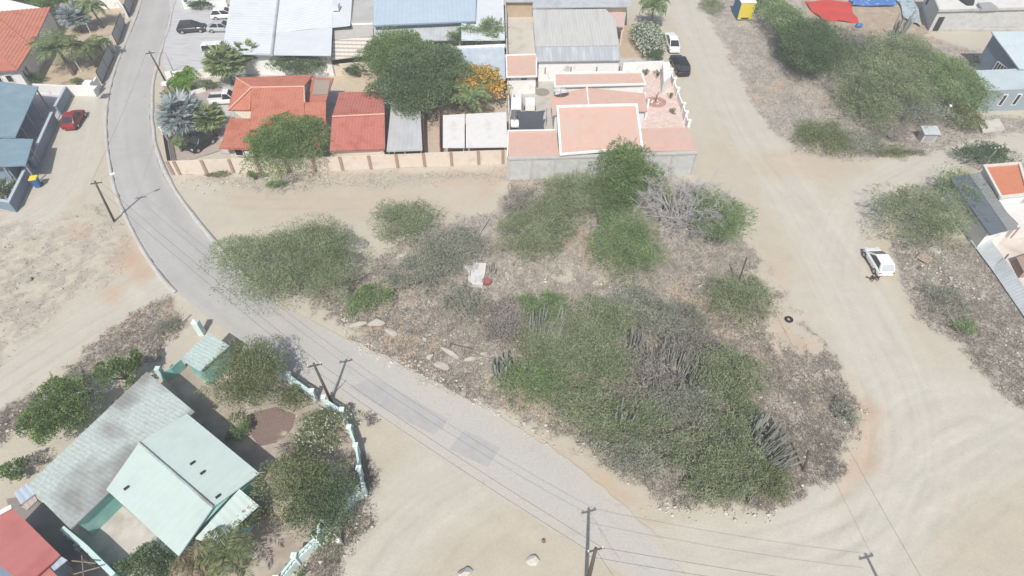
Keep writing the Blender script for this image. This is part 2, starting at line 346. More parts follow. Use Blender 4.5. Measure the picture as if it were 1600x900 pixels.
# grid, fine where the place is seen and out to the horizon beyond
gx = np.concatenate([[-1500, -600, -250, -140], np.arange(-92, 92.01, .27), [140, 250, 600, 1500]])
gy = np.concatenate([[-900, -300, -60, 0], np.arange(13, 116.01, .27), [140, 200, 400, 900, 2500]])
GX, GY = np.meshgrid(gx, gy)
def soil(X, Y, full=False):
    n1 = fbm(X / 9, Y / 9, 1); n2 = fbm(X / 2.3, Y / 2.3, 5); n3 = vnoise(X / .45, Y / .45, 9); n4 = fbm(X / .8, Y / .8, 12, 3)
    sand = np.stack([np.full(X.shape, .46), np.full(X.shape, .417), np.full(X.shape, .338)], -1)
    grey = np.array([.485, .462, .40]); org = np.array([.47, .345, .24]); sc1 = np.array([.305, .278, .244]); sc2 = np.array([.378, .343, .30]); tan = np.array([.40, .325, .25])
    mix = lambda c, t, k: c * (1 - t[..., None]) + np.asarray(k) * t[..., None]
    c = mix(sand, ss(n1, .35, .7) * .5, grey)
    streak = np.zeros(X.shape)
    for ln, wd in LANES:
        L = smooth(wpoly(ln), 3); d, ac, al = ldist(X, Y, L)
        k = 1 - ss(d + (n2 - .5) * 2.2, wd * .65, wd * 1.35); c = mix(c, k * .8, grey)
        st = vnoise(ac / .33 + 40, al / 14 + 3, 21) * .6 + vnoise(ac / .7, al / 25, 23) * .4 - .5; streak += st * (1 - ss(d, wd * .9, wd * 1.7))
    for pg, a in ORANGE: c = mix(c, ss(sdist(X, Y, wpoly(pg)) + (n2 - .5) * 2.6, -1.2, 1.6) * a, org)
    c = c * (1 + .13 * streak)[..., None]
    for pl in TRACKS:
        L = smooth(wpoly(pl), 3); d, ac, al = ldist(X, Y, L); e = np.minimum(np.abs(ac - .75), np.abs(ac + .75)) + (d > np.abs(ac) + .3) * 9
        c = c * (1 - .055 * (1 - ss(e, .05, .27)) * ss(vnoise(al / 3.1, ac * 0 + 5, 61), .2, .6))[..., None]
    scr = np.zeros(X.shape)
    for nm, pg in SCRUB.items():
        e = sdist(X, Y, wpoly(pg)) + (n2 - .5) * 2.4 + (n3 - .5) * .8 + (n4 - .5) * 1.3; a = .55 if nm in ('stubble', 'polefoot', 'wallfoot') else 1
        scr = np.maximum(scr, ss(e, -.3, .8) * a)
    for pg in BARE:
        scr = scr * (1 - .9 * ss(sdist(X, Y, wpoly(pg)) + (n2 - .5) * 2 + (n4 - .5) * 2, -.3, .8))
    patch = ss(n2 * .55 + n4 * .45, .36, .6)
    stub = ss(sdist(X, Y, wpoly(SCRUB['stubble'])), -1, 1)
    cs = sc1 * (1 - patch[..., None]) + sc2 * patch[..., None]
    cs = mix(cs, ss(n1 * .6 + n4 * .4, .56, .68) * .8, tan)
    for pg, a in DARKS: cs = mix(cs, ss(sdist(X, Y, wpoly(pg)) + (n2 - .5) * 3, -1, 2) * a * .6, sc1)
    k = scr * (1 - stub * ss(n4 * .6 + n3 * .4, .46, .6) * .85)
    c = mix(c, k, cs)
    c = c * (.93 + .14 * n3 * scr + .07 * n4)[..., None]
    return c, scr
c, scr = soil(GX, GY)
ny, nx = GX.shape
me = bpy.data.meshes.new('ground')
hz = (fbm(GX / 1.7, GY / 1.7, 31) - .5) * .10 * ss(np.abs(GX), 93, 92.5) + (vnoise(GX / .5, GY / .5, 33) - .5) * .06 * scr
hz -= .06
vs = np.stack([GX, GY, hz], -1).reshape(-1, 3)
ii = np.arange(ny * nx).reshape(ny, nx); fq = np.stack([ii[:-1, :-1], ii[:-1, 1:], ii[1:, 1:], ii[1:, :-1]], -1).reshape(-1, 4)
def np_mesh(me, vs, fq):
    n = len(fq); k = fq.shape[1]
    me.vertices.add(len(vs)); me.vertices.foreach_set('co', np.ascontiguousarray(vs, np.float32).ravel())
    me.loops.add(n * k); me.loops.foreach_set('vertex_index', np.ascontiguousarray(fq, np.int32).ravel())
    me.polygons.add(n); me.polygons.foreach_set('loop_start', np.arange(0, n * k, k, dtype=np.int32)); me.polygons.foreach_set('loop_total', np.full(n, k, np.int32))
    me.update(calc_edges=True); return me
np_mesh(me, vs, fq)
at = me.attributes.new('soil', 'FLOAT_COLOR', 'POINT'); at.data.foreach_set('color', np.concatenate([c, scr[..., None]], -1).reshape(-1).astype(np.float32))
me.polygons.foreach_set('use_smooth', [True] * len(me.polygons))
def soil_material(name):
    m = bpy.data.materials.new(name); m.use_nodes = True; N = m.node_tree.nodes; L = m.node_tree.links; b = N['Principled BSDF']
    b.inputs['Roughness'].default_value = .95; b.inputs['Specular IOR Level'].default_value = .1
    a = N.new('ShaderNodeAttribute'); a.attribute_name = 'soil'; tc = N.new('ShaderNodeTexCoord')
    nz = N.new('ShaderNodeTexNoise'); nz.inputs['Scale'].default_value = 5; nz.inputs['Detail'].default_value = 8; nz.inputs['Roughness'].default_value = .75; L.new(tc.outputs['Object'], nz.inputs['Vector'])
    amp = N.new('ShaderNodeMath'); amp.operation = 'MULTIPLY_ADD'; L.new(a.outputs['Alpha'], amp.inputs[0]); amp.inputs[1].default_value = 1.1; amp.inputs[2].default_value = .38
    sb = N.new('ShaderNodeMath'); sb.operation = 'SUBTRACT'; L.new(nz.outputs[0], sb.inputs[0]); sb.inputs[1].default_value = .5
    ml = N.new('ShaderNodeMath'); ml.operation = 'MULTIPLY_ADD'; L.new(sb.outputs[0], ml.inputs[0]); L.new(amp.outputs[0], ml.inputs[1]); ml.inputs[2].default_value = 1
    mx = N.new('ShaderNodeMix'); mx.data_type = 'RGBA'; mx.blend_type = 'MULTIPLY'; mx.inputs[0].default_value = 1; L.new(a.outputs['Color'], mx.inputs[6]); L.new(ml.outputs[0], mx.inputs[7])
    L.new(mx.outputs[2], b.inputs['Base Color'])
    bp = N.new('ShaderNodeBump'); bp.inputs['Strength'].default_value = .35; bp.inputs['Distance'].default_value = .08; L.new(nz.outputs[0], bp.inputs['Height']); L.new(bp.outputs[0], b.inputs['Normal'])
    return m
ground = link('ground', me, soil_material('soil')); tag(ground, kind='structure')
# ------------------------------------------------------------------ asphalt road with pale edge strips
RL = [(228, -40), (224, 0), (205, 50), (190, 85), (177, 122), (169, 162), (167, 200), (171, 245), (182, 298), (203, 348), (225, 388), (243, 416), (268, 446), (300, 476), (345, 511), (390, 545), (435, 577), (500, 607), (550, 632), (600, 658), (640, 682), (680, 715), (750, 762), (800, 792), (850, 822), (917, 864), (990, 912), (1080, 975)]
RR = [(282, -40), (271, 0), (262, 40), (250, 77), (237, 122), (234, 162), (236, 200), (242, 237), (255, 273), (280, 312), (310, 354), (345, 395), (375, 428), (405, 453), (435, 473), (490, 503), (545, 530), (600, 556), (650, 581), (700, 606), (750, 634), (800, 662), (850, 694), (890, 722), (950, 768), (1012, 825), (1050, 868), (1100, 935)]
def even(px, n):
    L = np.array(smooth(wpoly(px), 3)); s = np.concatenate([[0], np.cumsum(np.hypot(*np.diff(L, axis=0).T))]); t = np.linspace(0, s[-1], n)
    return np.stack([np.interp(t, s, L[:, 0]), np.interp(t, s, L[:, 1])], -1), t
NR = 420; A, tA = even(RL, NR); B, tB = even(RR, NR)
K = 21; us = np.linspace(0, 1, K)
V = np.zeros((NR, K, 3)); V[..., :2] = A[:, None, :] * (1 - us)[None, :, None] + B[:, None, :] * us[None, :, None]; V[..., 2] = .012
jn = (vnoise(V[..., 0] / .7, V[..., 1] / .7, 41) - .5) * .35 * (np.abs(us - .5) > .49)[None, :]
dirs = (B - A) / np.linalg.norm(B - A, axis=1)[:, None]; V[..., :2] += dirs[:, None, :] * jn[..., None]
X, Y = V[..., 0], V[..., 1]; n2 = fbm(X / 3, Y / 3, 43); n4 = fbm(X / .7, Y / .7, 47)
al = np.broadcast_to(tA[:, None], X.shape); ac = us[None, :] * 6
base = np.array([.39, .385, .372]); c = np.broadcast_to(base, X.shape + (3,)).copy()
st = vnoise(ac / .5, al / 22, 51) * .5 + vnoise(ac / 1.3, al / 40, 53) * .5 - .5
c *= (1 + .22 * st + .12 * (n2 - .5) + .10 * (n4 - .5))[..., None]
dust = ss(1 - np.abs(us - .5) * 2, .0, .16)[None, :]
far = ss(al, tA[-1] * .60, tA[-1] * .82)
c = c * (1 - (.62 * far)[..., None]) + np.array([.46, .445, .405]) * (.62 * far)[..., None]
edge = ss(np.abs(us - .5)[None, :] * 2, .80 - .45 * far, 1.0) * (.35 + .65 * n2) * (.4 + .6 * far) + ss(n2 + far * .35, .72, .95) * .5
edge = np.clip(edge, 0, 1); c = c * (1 - edge[..., None]) + np.array([.45, .425, .375]) * edge[..., None]
ii = np.arange(NR * K).reshape(NR, K); fq = np.stack([ii[:-1, :-1], ii[:-1, 1:], ii[1:, 1:], ii[1:, :-1]], -1).reshape(-1, 4)
me = np_mesh(bpy.data.meshes.new('asphalt_road'), V.reshape(-1, 3), fq)
at = me.attributes.new('soil', 'FLOAT_COLOR', 'POINT'); at.data.foreach_set('color', np.concatenate([c, np.full(X.shape + (1,), .06)], -1).reshape(-1).astype(np.float32))
ram = soil_material('worn_asphalt'); N = ram.node_tree.nodes; L = ram.node_tree.links
tc = N.new('ShaderNodeTexCoord'); nz = N.new('ShaderNodeTexNoise'); nz.inputs['Scale'].default_value = 1.1; nz.inputs['Detail'].default_value = 4; L.new(tc.outputs['Object'], nz.inputs['Vector'])
ad = N.new('ShaderNodeMix'); ad.data_type = 'RGBA'; ad.blend_type = 'LINEAR_LIGHT'; ad.inputs[0].default_value = .9; L.new(tc.outputs['Object'], ad.inputs[6]); L.new(nz.outputs['Color'], ad.inputs[7])
vo = N.new('ShaderNodeTexVoronoi'); vo.feature = 'DISTANCE_TO_EDGE'; vo.inputs['Scale'].default_value = .30; L.new(ad.outputs[2], vo.inputs['Vector'])
cr = N.new('ShaderNodeMapRange'); cr.inputs[1].default_value = .003; cr.inputs[2].default_value = .010; cr.inputs[3].default_value = .90; cr.inputs[4].default_value = 1; L.new(vo.outputs['Distance'], cr.inputs[0])
b_ = N['Principled BSDF']; src = b_.inputs['Base Color'].links[0].from_socket; mx = N.new('ShaderNodeMix'); mx.data_type = 'RGBA'; mx.blend_type = 'MULTIPLY'; mx.inputs[0].default_value = 1; L.new(src, mx.inputs[6]); L.new(cr.outputs[0], mx.inputs[7]); L.new(mx.outputs[2], b_.inputs['Base Color'])
tag(link('asphalt_road', me, ram), kind='structure')
def strip(name, L, side, w0, z, m, s0, s1):
    d = np.gradient(L, axis=0); d /= np.linalg.norm(d, axis=1)[:, None]; nrm = np.stack([-d[:, 1], d[:, 0]], -1) * side
    i0, i1 = int(s0 * NR), int(s1 * NR); wv = w0 * (.75 + .5 * vnoise(np.arange(NR) / 9., np.zeros(NR), 61 + int(side)))
    a = L[i0:i1]; b = (L + nrm * wv[:, None])[i0:i1]; n = len(a)
    vs = np.concatenate([np.c_[a, np.full(n, z)], np.c_[b, np.full(n, z)], np.c_[a, np.full(n, -.1)], np.c_[b, np.full(n, -.1)]]); k = np.arange(n - 1)
    fq = np.concatenate([np.stack([k, k + 1, n + k + 1, n + k], -1), np.stack([2 * n + k, k, k + 1, 2 * n + k + 1][:1] + [2 * n + k + 1, k + 1, k], -1), np.stack([n + k, n + k + 1, 3 * n + k + 1, 3 * n + k], -1)])
    return tag(link(name, np_mesh(bpy.data.meshes.new(name), vs, fq), m), kind='structure')
kerbm = mat('kerb_concrete', (.455, .45, .435), .9, .14, 1.2, stain=(.42, .38, .32), stain_scale=.5, stain_cut=(.5, .7))
strip('road_edge_strip', A, 1 if np.cross(A[5] - A[4], B[4] - A[4]) < 0 else -1, .42, .045, kerbm, 0, .62)
strip('road_edge_strip', B, -1 if np.cross(A[5] - A[4], B[4] - A[4]) < 0 else 1, .42, .045, kerbm, .0, .66)
asph2 = mat('asphalt_patch', (.365, .36, .348), .95, .10, 1.5, .2, 25, stain=(.385, .38, .37), stain_scale=.9, stain_cut=(.40, .6))
sheet('road_patch', [(545, 605), (585, 590), (700, 655), (678, 680), (600, 640)], .018, asph2)
sheet('road_patch', [(640, 625), (700, 655), (690, 672), (630, 642)], .023, asph2)
sheet('road_patch', [(725, 672), (782, 700), (762, 730), (702, 702)], .018, asph2)
# ------------------------------------------------------------------ other paved areas
sheet('parking_lot', [(262, -20), (355, -20), (350, 84), (392, 88), (390, 112), (330, 122), (262, 112), (254, 100), (256, 70), (268, 30)], .02, mat('parking_concrete', (.47, .475, .48), .9, .12, .5, .2, 20, stain=(.38, .385, .39), stain_scale=.35, stain_cut=(.48, .72), stretch=(1, 5, 1)))
sheet('driveway_paving', [(266, 138), (345, 128), (356, 175), (345, 235), (272, 258), (262, 200)], .02, mat('driveway', (.36, .31, .275), .9, .15, 2, .3, 20))
sheet('house_yard', [(345, 100), (600, 90), (608, 150), (600, 240), (345, 240)], .024, concrete)
sheet('back_yard', [(515, 90), (585, 88), (600, 120), (590, 150), (520, 140)], .03, mat('tan_paving', (.50, .41, .31), .9, .12, 1.5, .2, 20))
sheet('side_yard', [(655, 170), (792, 165), (795, 240), (658, 245)], .03, mat('tan_yard', (.47, .39, .31), .9, .14, 2))
sheet('concrete_yard', [(789, -20), (834, -20), (840, 96), (790, 96)], .02, mat('yard_slab', (.52, .49, .43), .9, .08, 1, .2, 20, stain=(.40, .38, .34), stain_scale=.5, stain_cut=(.52, .75)))
sheet('coral_yard', [(795, 122), (870, 118), (872, 212), (796, 212)], .026, mat('coral_yard_slab', (.45, .43, .39), .9, .09, 1.4, .2, 20, stain=(.36, .34, .30), stain_scale=.6, stain_cut=(.5, .75)))
pavm = mat('pink_paving', (.58, .445, .395), .9, .14, 2.2, .2, 25, stain=(.63, .54, .49), stain_scale=1.6, stain_cut=(.45, .62))
sheet('pink_courtyard', [(968, 112), (1042, 112), (1058, 150), (1073, 204), (968, 204)], .03, pavm)
sheet('concrete_apron', [(968, 90), (1034, 92), (1036, 106), (968, 108)], .026, concrete)
sheet('earth_yard', [(960, 40), (1030, 40), (1036, 94), (966, 94)], .016, mat('earth', (.43, .34, .25), .95, .18, 1.5, .3, 10))
sheet('palm_garden', [(-60, -20), (200, -20), (190, 50), (160, 125), (110, 137), (60, 130), (-60, 130)], .016, mat('garden_sand', (.45, .37, .27), .95, .2, 1.0, .3, 10, stain=(.27, .22, .15), stain_scale=.5, stain_cut=(.5, .7)))
sheet('porch_floor', [(-60, 150), (110, 138), (60, 262), (22, 330), (-60, 325)], .03, mat('porch_tile', (.44, .43, .46), .7, .1, 1.2))
sheet('teal_house_yard', [(260, 590), (330, 545), (430, 585), (510, 640), (550, 690), (545, 770), (450, 900), (150, 960), (60, 900), (110, 820), (300, 640)], .016, mat('yard_earth', (.34, .29, .24), .95, .2, 1.0, .3, 10, stain=(.44, .40, .34), stain_scale=.5, stain_cut=(.5, .7)))
sheet('gravel_bed', [(395, 645), (430, 636), (462, 648), (458, 668), (440, 690), (405, 698), (388, 672)], .03, mat('red_gravel', (.20, .145, .125), .95, .25, 6, .5, 20, stain=(.42, .36, .31), stain_scale=.7, stain_cut=(.58, .68)))
sheet('patio_floor', [(112, 828), (166, 768), (285, 872), (240, 930), (190, 905)], .03, mat('patio_tile', (.50, .46, .42), .85, .12, 1.5, stain=(.36, .32, .28), stain_scale=.7, stain_cut=(.48, .7)))
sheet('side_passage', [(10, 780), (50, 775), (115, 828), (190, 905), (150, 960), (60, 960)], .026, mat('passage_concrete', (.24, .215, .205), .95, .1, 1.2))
sheet('building_site_yard', [(1248, -20), (1420, -20), (1450, 52), (1390, 62), (1330, 50), (1262, 30)], .012, mat('site_earth', (.36, .29, .215), .95, .15, 1.2, .3, 12, stain=(.44, .37, .28), stain_scale=.6, stain_cut=(.5, .7)))
sheet('east_terrace', [(1545, 350), (1640, 320), (1640, 520), (1600, 470), (1545, 372)], .02, mat('terrace', (.58, .52, .47), .85, .1, 1.5, stain=(.45, .38, .33), stain_scale=.6, stain_cut=(.5, .75)))
# ------------------------------------------------------------------ dry grass and pebbles that nobody could count
def scatter_points(n, dens_pow=1.0, seed=3):
    r = np.random.default_rng(seed); out = []
    px = r.uniform(-60, 1660, n * 6); py = 905 * r.random(n * 6) ** .8
    a = (px - 800) / F; b = (450 - py) / F; dz = -sp + b * cp; t = -CH / dz
    X = a * t; Y = (cp + b * sp) * t; return X, Y, r
X, Y, r = scatter_points(120000)
_, s = soil(X, Y); stub = ss(sdist(X, Y, wpoly(SCRUB['stubble'])), -1, 1)
cl = fbm(X / .8, Y / .8, 12, 3); keep = (r.random(len(X)) < s ** 2 * np.where(stub > .5, .26 * ss(cl, .62, .40), .7 + .3 * ss(cl, .65, .40))); X, Y = X[keep][:170000], Y[keep][:170000]
n = len(X); print('grass tufts', n)
def blades(X, Y, r, hmin, hmax, wid, k=3, lean=.7):
    n = len(X) * k; X = np.repeat(X, k) + r.normal(0, .06, n); Y = np.repeat(Y, k) + r.normal(0, .06, n); h = r.uniform(hmin, hmax, n); a = r.uniform(0, 2 * np.pi, n); l = r.uniform(.1, lean, n) * h; w_ = wid * r.uniform(.6, 1.4, n); b = r.uniform(0, 2 * np.pi, n)
    p0 = np.stack([X - np.cos(b) * w_, Y - np.sin(b) * w_, np.full(n, -.06)], -1); p1 = np.stack([X + np.cos(b) * w_, Y + np.sin(b) * w_, np.full(n, -.06)], -1); p2 = np.stack([X + np.cos(a) * l, Y + np.sin(a) * l, h], -1)
    return np.stack([p0, p1, p2], 1).reshape(-1, 3), np.arange(n * 3).reshape(n, 3), n
vs, fq, n = blades(X, Y, r, .04, .16, .018)
me = np_mesh(bpy.data.meshes.new('dry_grass'), vs, fq); a_ = me.attributes.new('tint', 'FLOAT', 'FACE'); tint = np.clip(np.repeat(.25 + .5 * fbm(X / 2.2, Y / 2.2, 71), 3) + r.normal(0, .22, n), 0, 1); a_.data.foreach_set('value', tint.astype(np.float32))
tag(link('dry_grass', me, LEAF['grass']), 'sparse grey brown dry grass over the vacant lots', 'grass', kind='stuff')
# pebbles and litter
X, Y, r = scatter_points(9000, seed=8); _, s = soil(X, Y); cl = fbm(X / 3, Y / 3, 91, 3)
keep = r.random(len(X)) < (s > .25) * (.02 + .30 * ss(cl, .55, .75)); X, Y = X[keep], Y[keep]
edge_px = [((560, 540), (700, 600), 120), ((700, 600), (860, 690), 70), ((1000, 790), (1210, 806), 60), ((280, 285), (520, 280), 120), ((1420, 400), (1530, 470), 90), ((800, 430), (1000, 450), 90), ((0, 690), (200, 560), 80), ((500, 860), (580, 790), 30), ((1120, 60), (1180, 130), 20)]
ex = []
for a, b, k in edge_px:
    for _ in range(k):
        t = random.random(); q = P(a[0] + (b[0] - a[0]) * t + random.gauss(0, 9), a[1] + (b[1] - a[1]) * t + random.gauss(0, 7)); ex.append((q.x, q.y))
X = np.concatenate([X, [e[0] for e in ex]]); Y = np.concatenate([Y, [e[1] for e in ex]])
mb = MB()
for i in range(len(X)):
    s = random.choice([.05, .06, .07, .09, .12, .16]); q = [Vector((X[i] + math.cos(k * 1.57 + s * 40) * s * random.uniform(.6, 1.2), Y[i] + math.sin(k * 1.57 + s * 40) * s * random.uniform(.6, 1.2), random.uniform(.02, .06))) for k in range(4)]
    mb.add(q + [Vector((X[i], Y[i], s * .8 + .03)), Vector((X[i], Y[i], -.08))], [(0, 1, 4), (1, 2, 4), (2, 3, 4), (3, 0, 4), (1, 0, 5), (2, 1, 5), (3, 2, 5), (0, 3, 5)])
print('pebbles', len(X))
tag(mb.build('pebbles', mat('pale_pebble', (.50, .47, .42), .9, .3, .8)), 'pale pebbles and scraps of litter strewn over the dry ground', 'pebbles', kind='stuff')
# ================================================================== BUILDINGS
def roof_part(parent, faces, m, name='roof', **k):
    mb = MB()
    for f in faces: roof_face(mb, px_poly(f), **k)
    return mb.build(name, m, parent)
def walls(parent, ring, m, ins=.3, name='wall', z1=None, drop=.12, z0=-.05):
    pts = ccw(inset([P(*q) for q in ring], ins))
    mb = MB(); mb.prism([Vector((p.x, p.y, (p.z if z1 is None else z1) - drop)) for p in pts], z0); return mb.build(name, m, parent)
def base_of(pts):
    c = sum((P(*q) for q in pts), Vector()) / len(pts); return (c.x, c.y, 0)
def edge_bars(parent, lst, m, wd=.22, ht=.2, name='parapet', closed=True, lift=.06):
    pts = px_poly(lst); mb = MB(); n = len(pts)
    for i in range(n if closed else n - 1):
        a, b = pts[i], pts[(i + 1) % n]; d = (b - a).normalized(); s = Vector((-d.y, d.x, 0)).normalized(); z = s.cross(d)
        if z.z < 0: z = -z
        mb.box((a + b) / 2 + Vector((0, 0, lift)), ((b - a).length + (wd if i % 2 == 0 else -wd), wd, ht), (d, s, z))
    return mb.build(name, m, parent)
# ---- orange hipped house, top corner
h = thing('tiled_house', 'house under an orange hipped tile roof beside the palm garden, cut by the photo edge', 'house', base_of([(0, 60), (30, 100)]))
f1 = [(50, 73, 3), (79, 11, 3), (-14, 19, 4.9)]; f2 = [(27, 110, 3), (50, 73, 3), (-14, 19, 4.9), (-70, 28, None)]; f3 = [(-80, 117, 3), (27, 110, 3), (-70, 28, 5.3)]
roof_part(h, [f1, f2, f3], tile_orange, period=.36, amp=.035, row=.42, drop=.03)
walls(h, [(-80, 117, 3), (27, 110, 3), (50, 73, 3), (79, 11, 3), (-14, -10, 3)], white_paint, .45)
mb = MB(); pts = [P(27, 110, 3.06), P(-70, 28, 5.36)]; mb.tube(pts, .09, 6); mb.tube([P(50, 73, 3.06), P(-14, 19, 4.96)], .09, 6); mb.build('ridge_tiles', tile_red, h)
wa = inset([P(-80, 117, 3), P(27, 110, 3), P(50, 73, 3), P(79, 11, 3), P(-14, -10, 3)], .45)
L_ = (wa[1] - wa[0]).length
for d_ in (1.6, 3.0): window(h, wa[0], wa[1], L_ - d_, 1.7, .8, 1.0, white_paint, glass)
for d_ in (.9, 2.0): window(h, wa[1], wa[2], d_, 1.7, .7, 1.1, white_paint, glass)
# ---- blue-grey sheet-roofed house with porch
h = thing('porch_house', 'house under slate blue sheet roofs with a posted porch, beside the parked red car', 'house', base_of([(10, 180), (30, 230)]))
f1 = [(-60, 210, 3.4), (24, 214, 2.9), (60, 135, 2.9), (-60, 120, 3.4)]; f2 = [(-60, 214, 3.0), (54, 217, 2.7), (40, 258, 2.7), (-60, 262, 2.9)]
roof_part(h, [[(24, 214, 2.9), (60, 135, 2.9), (-40, 122, 3.6), (-70, 214, None)]], slate_sheet, period=.5, amp=.012)
roof_part(h, [[(52, 217, 2.6), (40, 258, 2.6), (-60, 262, 2.9), (-60, 215, None)]], slate_sheet, name='porch_roof', period=.5, amp=.012)
walls(h, [(-60, 125, 2.9), (30, 128, 2.9), (2, 212, 2.9), (-60, 212, 2.9)], blue_grey, .2)
walls(h, [(-60, 218, 2.6), (18, 220, 2.6), (8, 255, 2.6), (-60, 258, 2.6)], blue_grey, .2)
for (x, y, z) in ((58, 138, 2.85), (50, 156, 2.85), (41, 176, 2.85), (32, 196, 2.85), (46, 228, 2.5), (40, 256, 2.5), (6, 259, 2.6)):
    q = P(x, y, z); q = Vector((q.x - .15, q.y, 0)); MB().box(q + Vector((0, 0, z / 2)), (.14, .14, z)).build('porch_post', pale_teal if 0 else grey_panel, h)
# yard wall in two runs
def yard_wall(name, px, hgt, t, m, label, cat='wall', cap=None, group=None):
    pts = [P(*q) for q in px]; mb = MB(); wall_strip(mb, pts, hgt, t)
    o = thing(name, label, cat, (pts[0].x, pts[0].y, 0), group); mb.build('wall_panel', m, o)
    if cap: c = MB(); wall_strip(c, pts, hgt + .09, t + .1, hgt + .003); c.build('coping', cap, o)
    return o
bw2 = mat('blue_grey_coping', (.42, .47, .53), .8, .08, 2)
yard_wall('yard_wall', [(111, 149), (95, 180)], 1.3, .22, blue_grey, 'short blue grey yard wall behind the parked red car', cap=bw2)
o = yard_wall('yard_wall', [(90, 190), (58, 264)], 1.3, .22, blue_grey, 'blue grey yard wall between the red car and the yellow lidded bin', cap=bw2)
o = yard_wall('yard_wall', [(53, 272), (25, 330), (-40, 318)], 1.3, .22, blue_grey, 'blue grey yard wall turning a corner below the yellow lidded bin', cap=bw2)
# ---- palm garden street front
yard_wall('garden_wall', [(60, 146), (112, 149), (150, 148), (158, 135)], 1.4, .22, white_paint, 'cream garden wall between the slate blue porch and the street')
def gate(name, a, b, hgt, label, group):
    A_, B_ = P(*a), P(*b); o = thing(name, label, 'gate', (A_.x, A_.y, 0), group); d = (B_ - A_).normalized(); L = (B_ - A_).length; n = Vector((-d.y, d.x, 0)); Z = Vector((0, 0, 1))
    mb = MB()
    for k in range(2): mb.box(A_ + d * L * (k + .5) / 2 + Z * (hgt / 2 + .08), (L / 2 - .1, .05, hgt - .12), (d, n, Z))
    mb.build('gate_panel', grey_panel, o); mb = MB()
    for k in range(3): mb.box(A_ + d * L * k / 2 + Z * (hgt / 2 + .05), (.09, .1, hgt + .1), (d, n, Z))
    mb.box(A_ + d * L / 2 + Z * (hgt + .06), (L - .1, .08, .07), (d, n, Z)); mb.box(A_ + d * L / 2 + Z * .05, (L - .1, .08, .07), (d, n, Z))
    mb.build('gate_frame', black_metal, o); return o
gate('sliding_gate', (160, 131), (178, 89), 1.7, 'grey panelled street gate nearest the cream wall corner, before the palms', 'street gates of the palm garden')
gate('sliding_gate', (184, 71), (196, 38), 1.7, 'grey panelled street gate midway along the palm garden', 'street gates of the palm garden')
gate('sliding_gate', (202, 24), (213, -8), 1.7, 'grey panelled street gate at the top edge of the photo', 'street gates of the palm garden')
yard_wall('gate_wall', [(164, 77), (181, 80)], 1.7, .3, white_paint, 'white wall stub between the two longer grey street gates')
yard_wall('gate_wall', [(160, 14), (188, 12), (200, 28)], 1.7, .22, white_paint, 'white wall set back from the upper grey street gate')
single(MB().box(P(142, 138, .95), (1.0, .9, 1.9)).box(P(142, 138, 1.97), (1.2, 1.1, .13)), 'gate_pillar', white_paint, 'stout white gate pillar at the end of the cream garden wall', 'pillar')
# ---- white warehouse
h = thing('warehouse', 'large white ribbed sheet roof warehouse beside the parking lot', 'warehouse', base_of([(436, 40)]))
roof_part(h, [[(424, 85, 3.4), (436, -14, 3.4), (362, -14, 3.9), (347, 83, None)], [(436, -14, 3.4), (424, 85, 3.4), (517, 86, 3.9), (519, 42, None), (547, 39, None), (551, -14, None)]], white_sheet, period=.55, amp=.03)
walls(h, [(347, 83, 3.3), (517, 86, 3.3), (519, 42, 3.3), (547, 39, 3.3), (551, -14, 3.3), (362, -14, 3.3)], white_paint, .45, drop=.3)
MB().tube([P(424, 86, 3.5), P(436, -13, 3.5)], .2, 6).build('gutter', zinc, h)
mb = MB(); c_ = P(525, 10, 4.5); mb.box(c_, (.9, 1.3, .7)); mb.build('roof_vent', white_sheet, h)
W0, W1 = P(392, 110, 0), P(512, 112, 0)
wp = inset([P(347, 83, 3.8), P(517, 86, 3.8), P(519, 42, 3.8), P(547, 39, 3.8), P(551, -14, 3.8), P(362, -14, 3.8)], .45)
# ---- flat grey annexe and striped lean-to
h = thing('flat_annexe', 'plain grey flat-roofed annexe wedged between white and blue sheet roofs', 'building', base_of([(565, 15)]))
MB().prism(ccw([P(549, -12, 3.5), P(586, -12, 3.5), P(584, 39, 3.5), P(549, 40, 3.5)]), -.05).build('wall', mat('grey_slab', (.44, .44, .43), .9, .09, 1.0, stain=(.37, .37, .36), stain_scale=.5), h)
mb = MB(); wall_strip(mb, [P(550.5, -12, 3.5), P(550, 38.6, 3.5), P(583, 37.8, 3.5)], 3.68, .16, 3.503); mb.build('parapet', white_paint, h)
h = thing('lean_to_awning', 'cream lean-to roof with pale brown stripes below the grey flat annexe', 'awning', base_of([(550, 70)]))
roof_part(h, [[(520, 62, 3.0), (583, 56, 3.0), (583, 40, 3.2), (520, 44, None)]], mat('grey_felt', (.42, .41, .39), .9, .08, 1.5), name='felt_roof', period=.5, amp=.005)
ms = mat('striped_sheet', (.62, .585, .53), .7, .06, 1.0)
nt_ = ms.node_tree; wv = nt_.nodes.new('ShaderNodeTexWave'); wv.bands_direction = 'Y'; wv.inputs['Scale'].default_value = .33; tcn = nt_.nodes.new('ShaderNodeTexCoord'); nt_.links.new(tcn.outputs['Object'], wv.inputs[0])
cr = nt_.nodes.new('ShaderNodeValToRGB'); cr.color_ramp.elements[0].position = .25; cr.color_ramp.elements[0].color = (.42, .36, .30, 1); cr.color_ramp.elements[1].position = .4; cr.color_ramp.elements[1].color = (.66, .63, .58, 1)
nt_.links.new(wv.outputs['Color'], cr.inputs[0]); nt_.links.new(cr.outputs[0], nt_.nodes['Principled BSDF'].inputs['Base Color'])
roof_part(h, [[(515, 93, 2.6), (581, 85, 2.6), (583, 56.5, 2.98), (520, 62.5, None)]], ms, name='striped_roof', period=.6, amp=.02)
for q in ((517, 92, 2.5), (580, 84, 2.5)):
    a = P(*q); MB().box((a.x, a.y, 1.25), (.14, .14, 2.5)).build('post', steel, h)
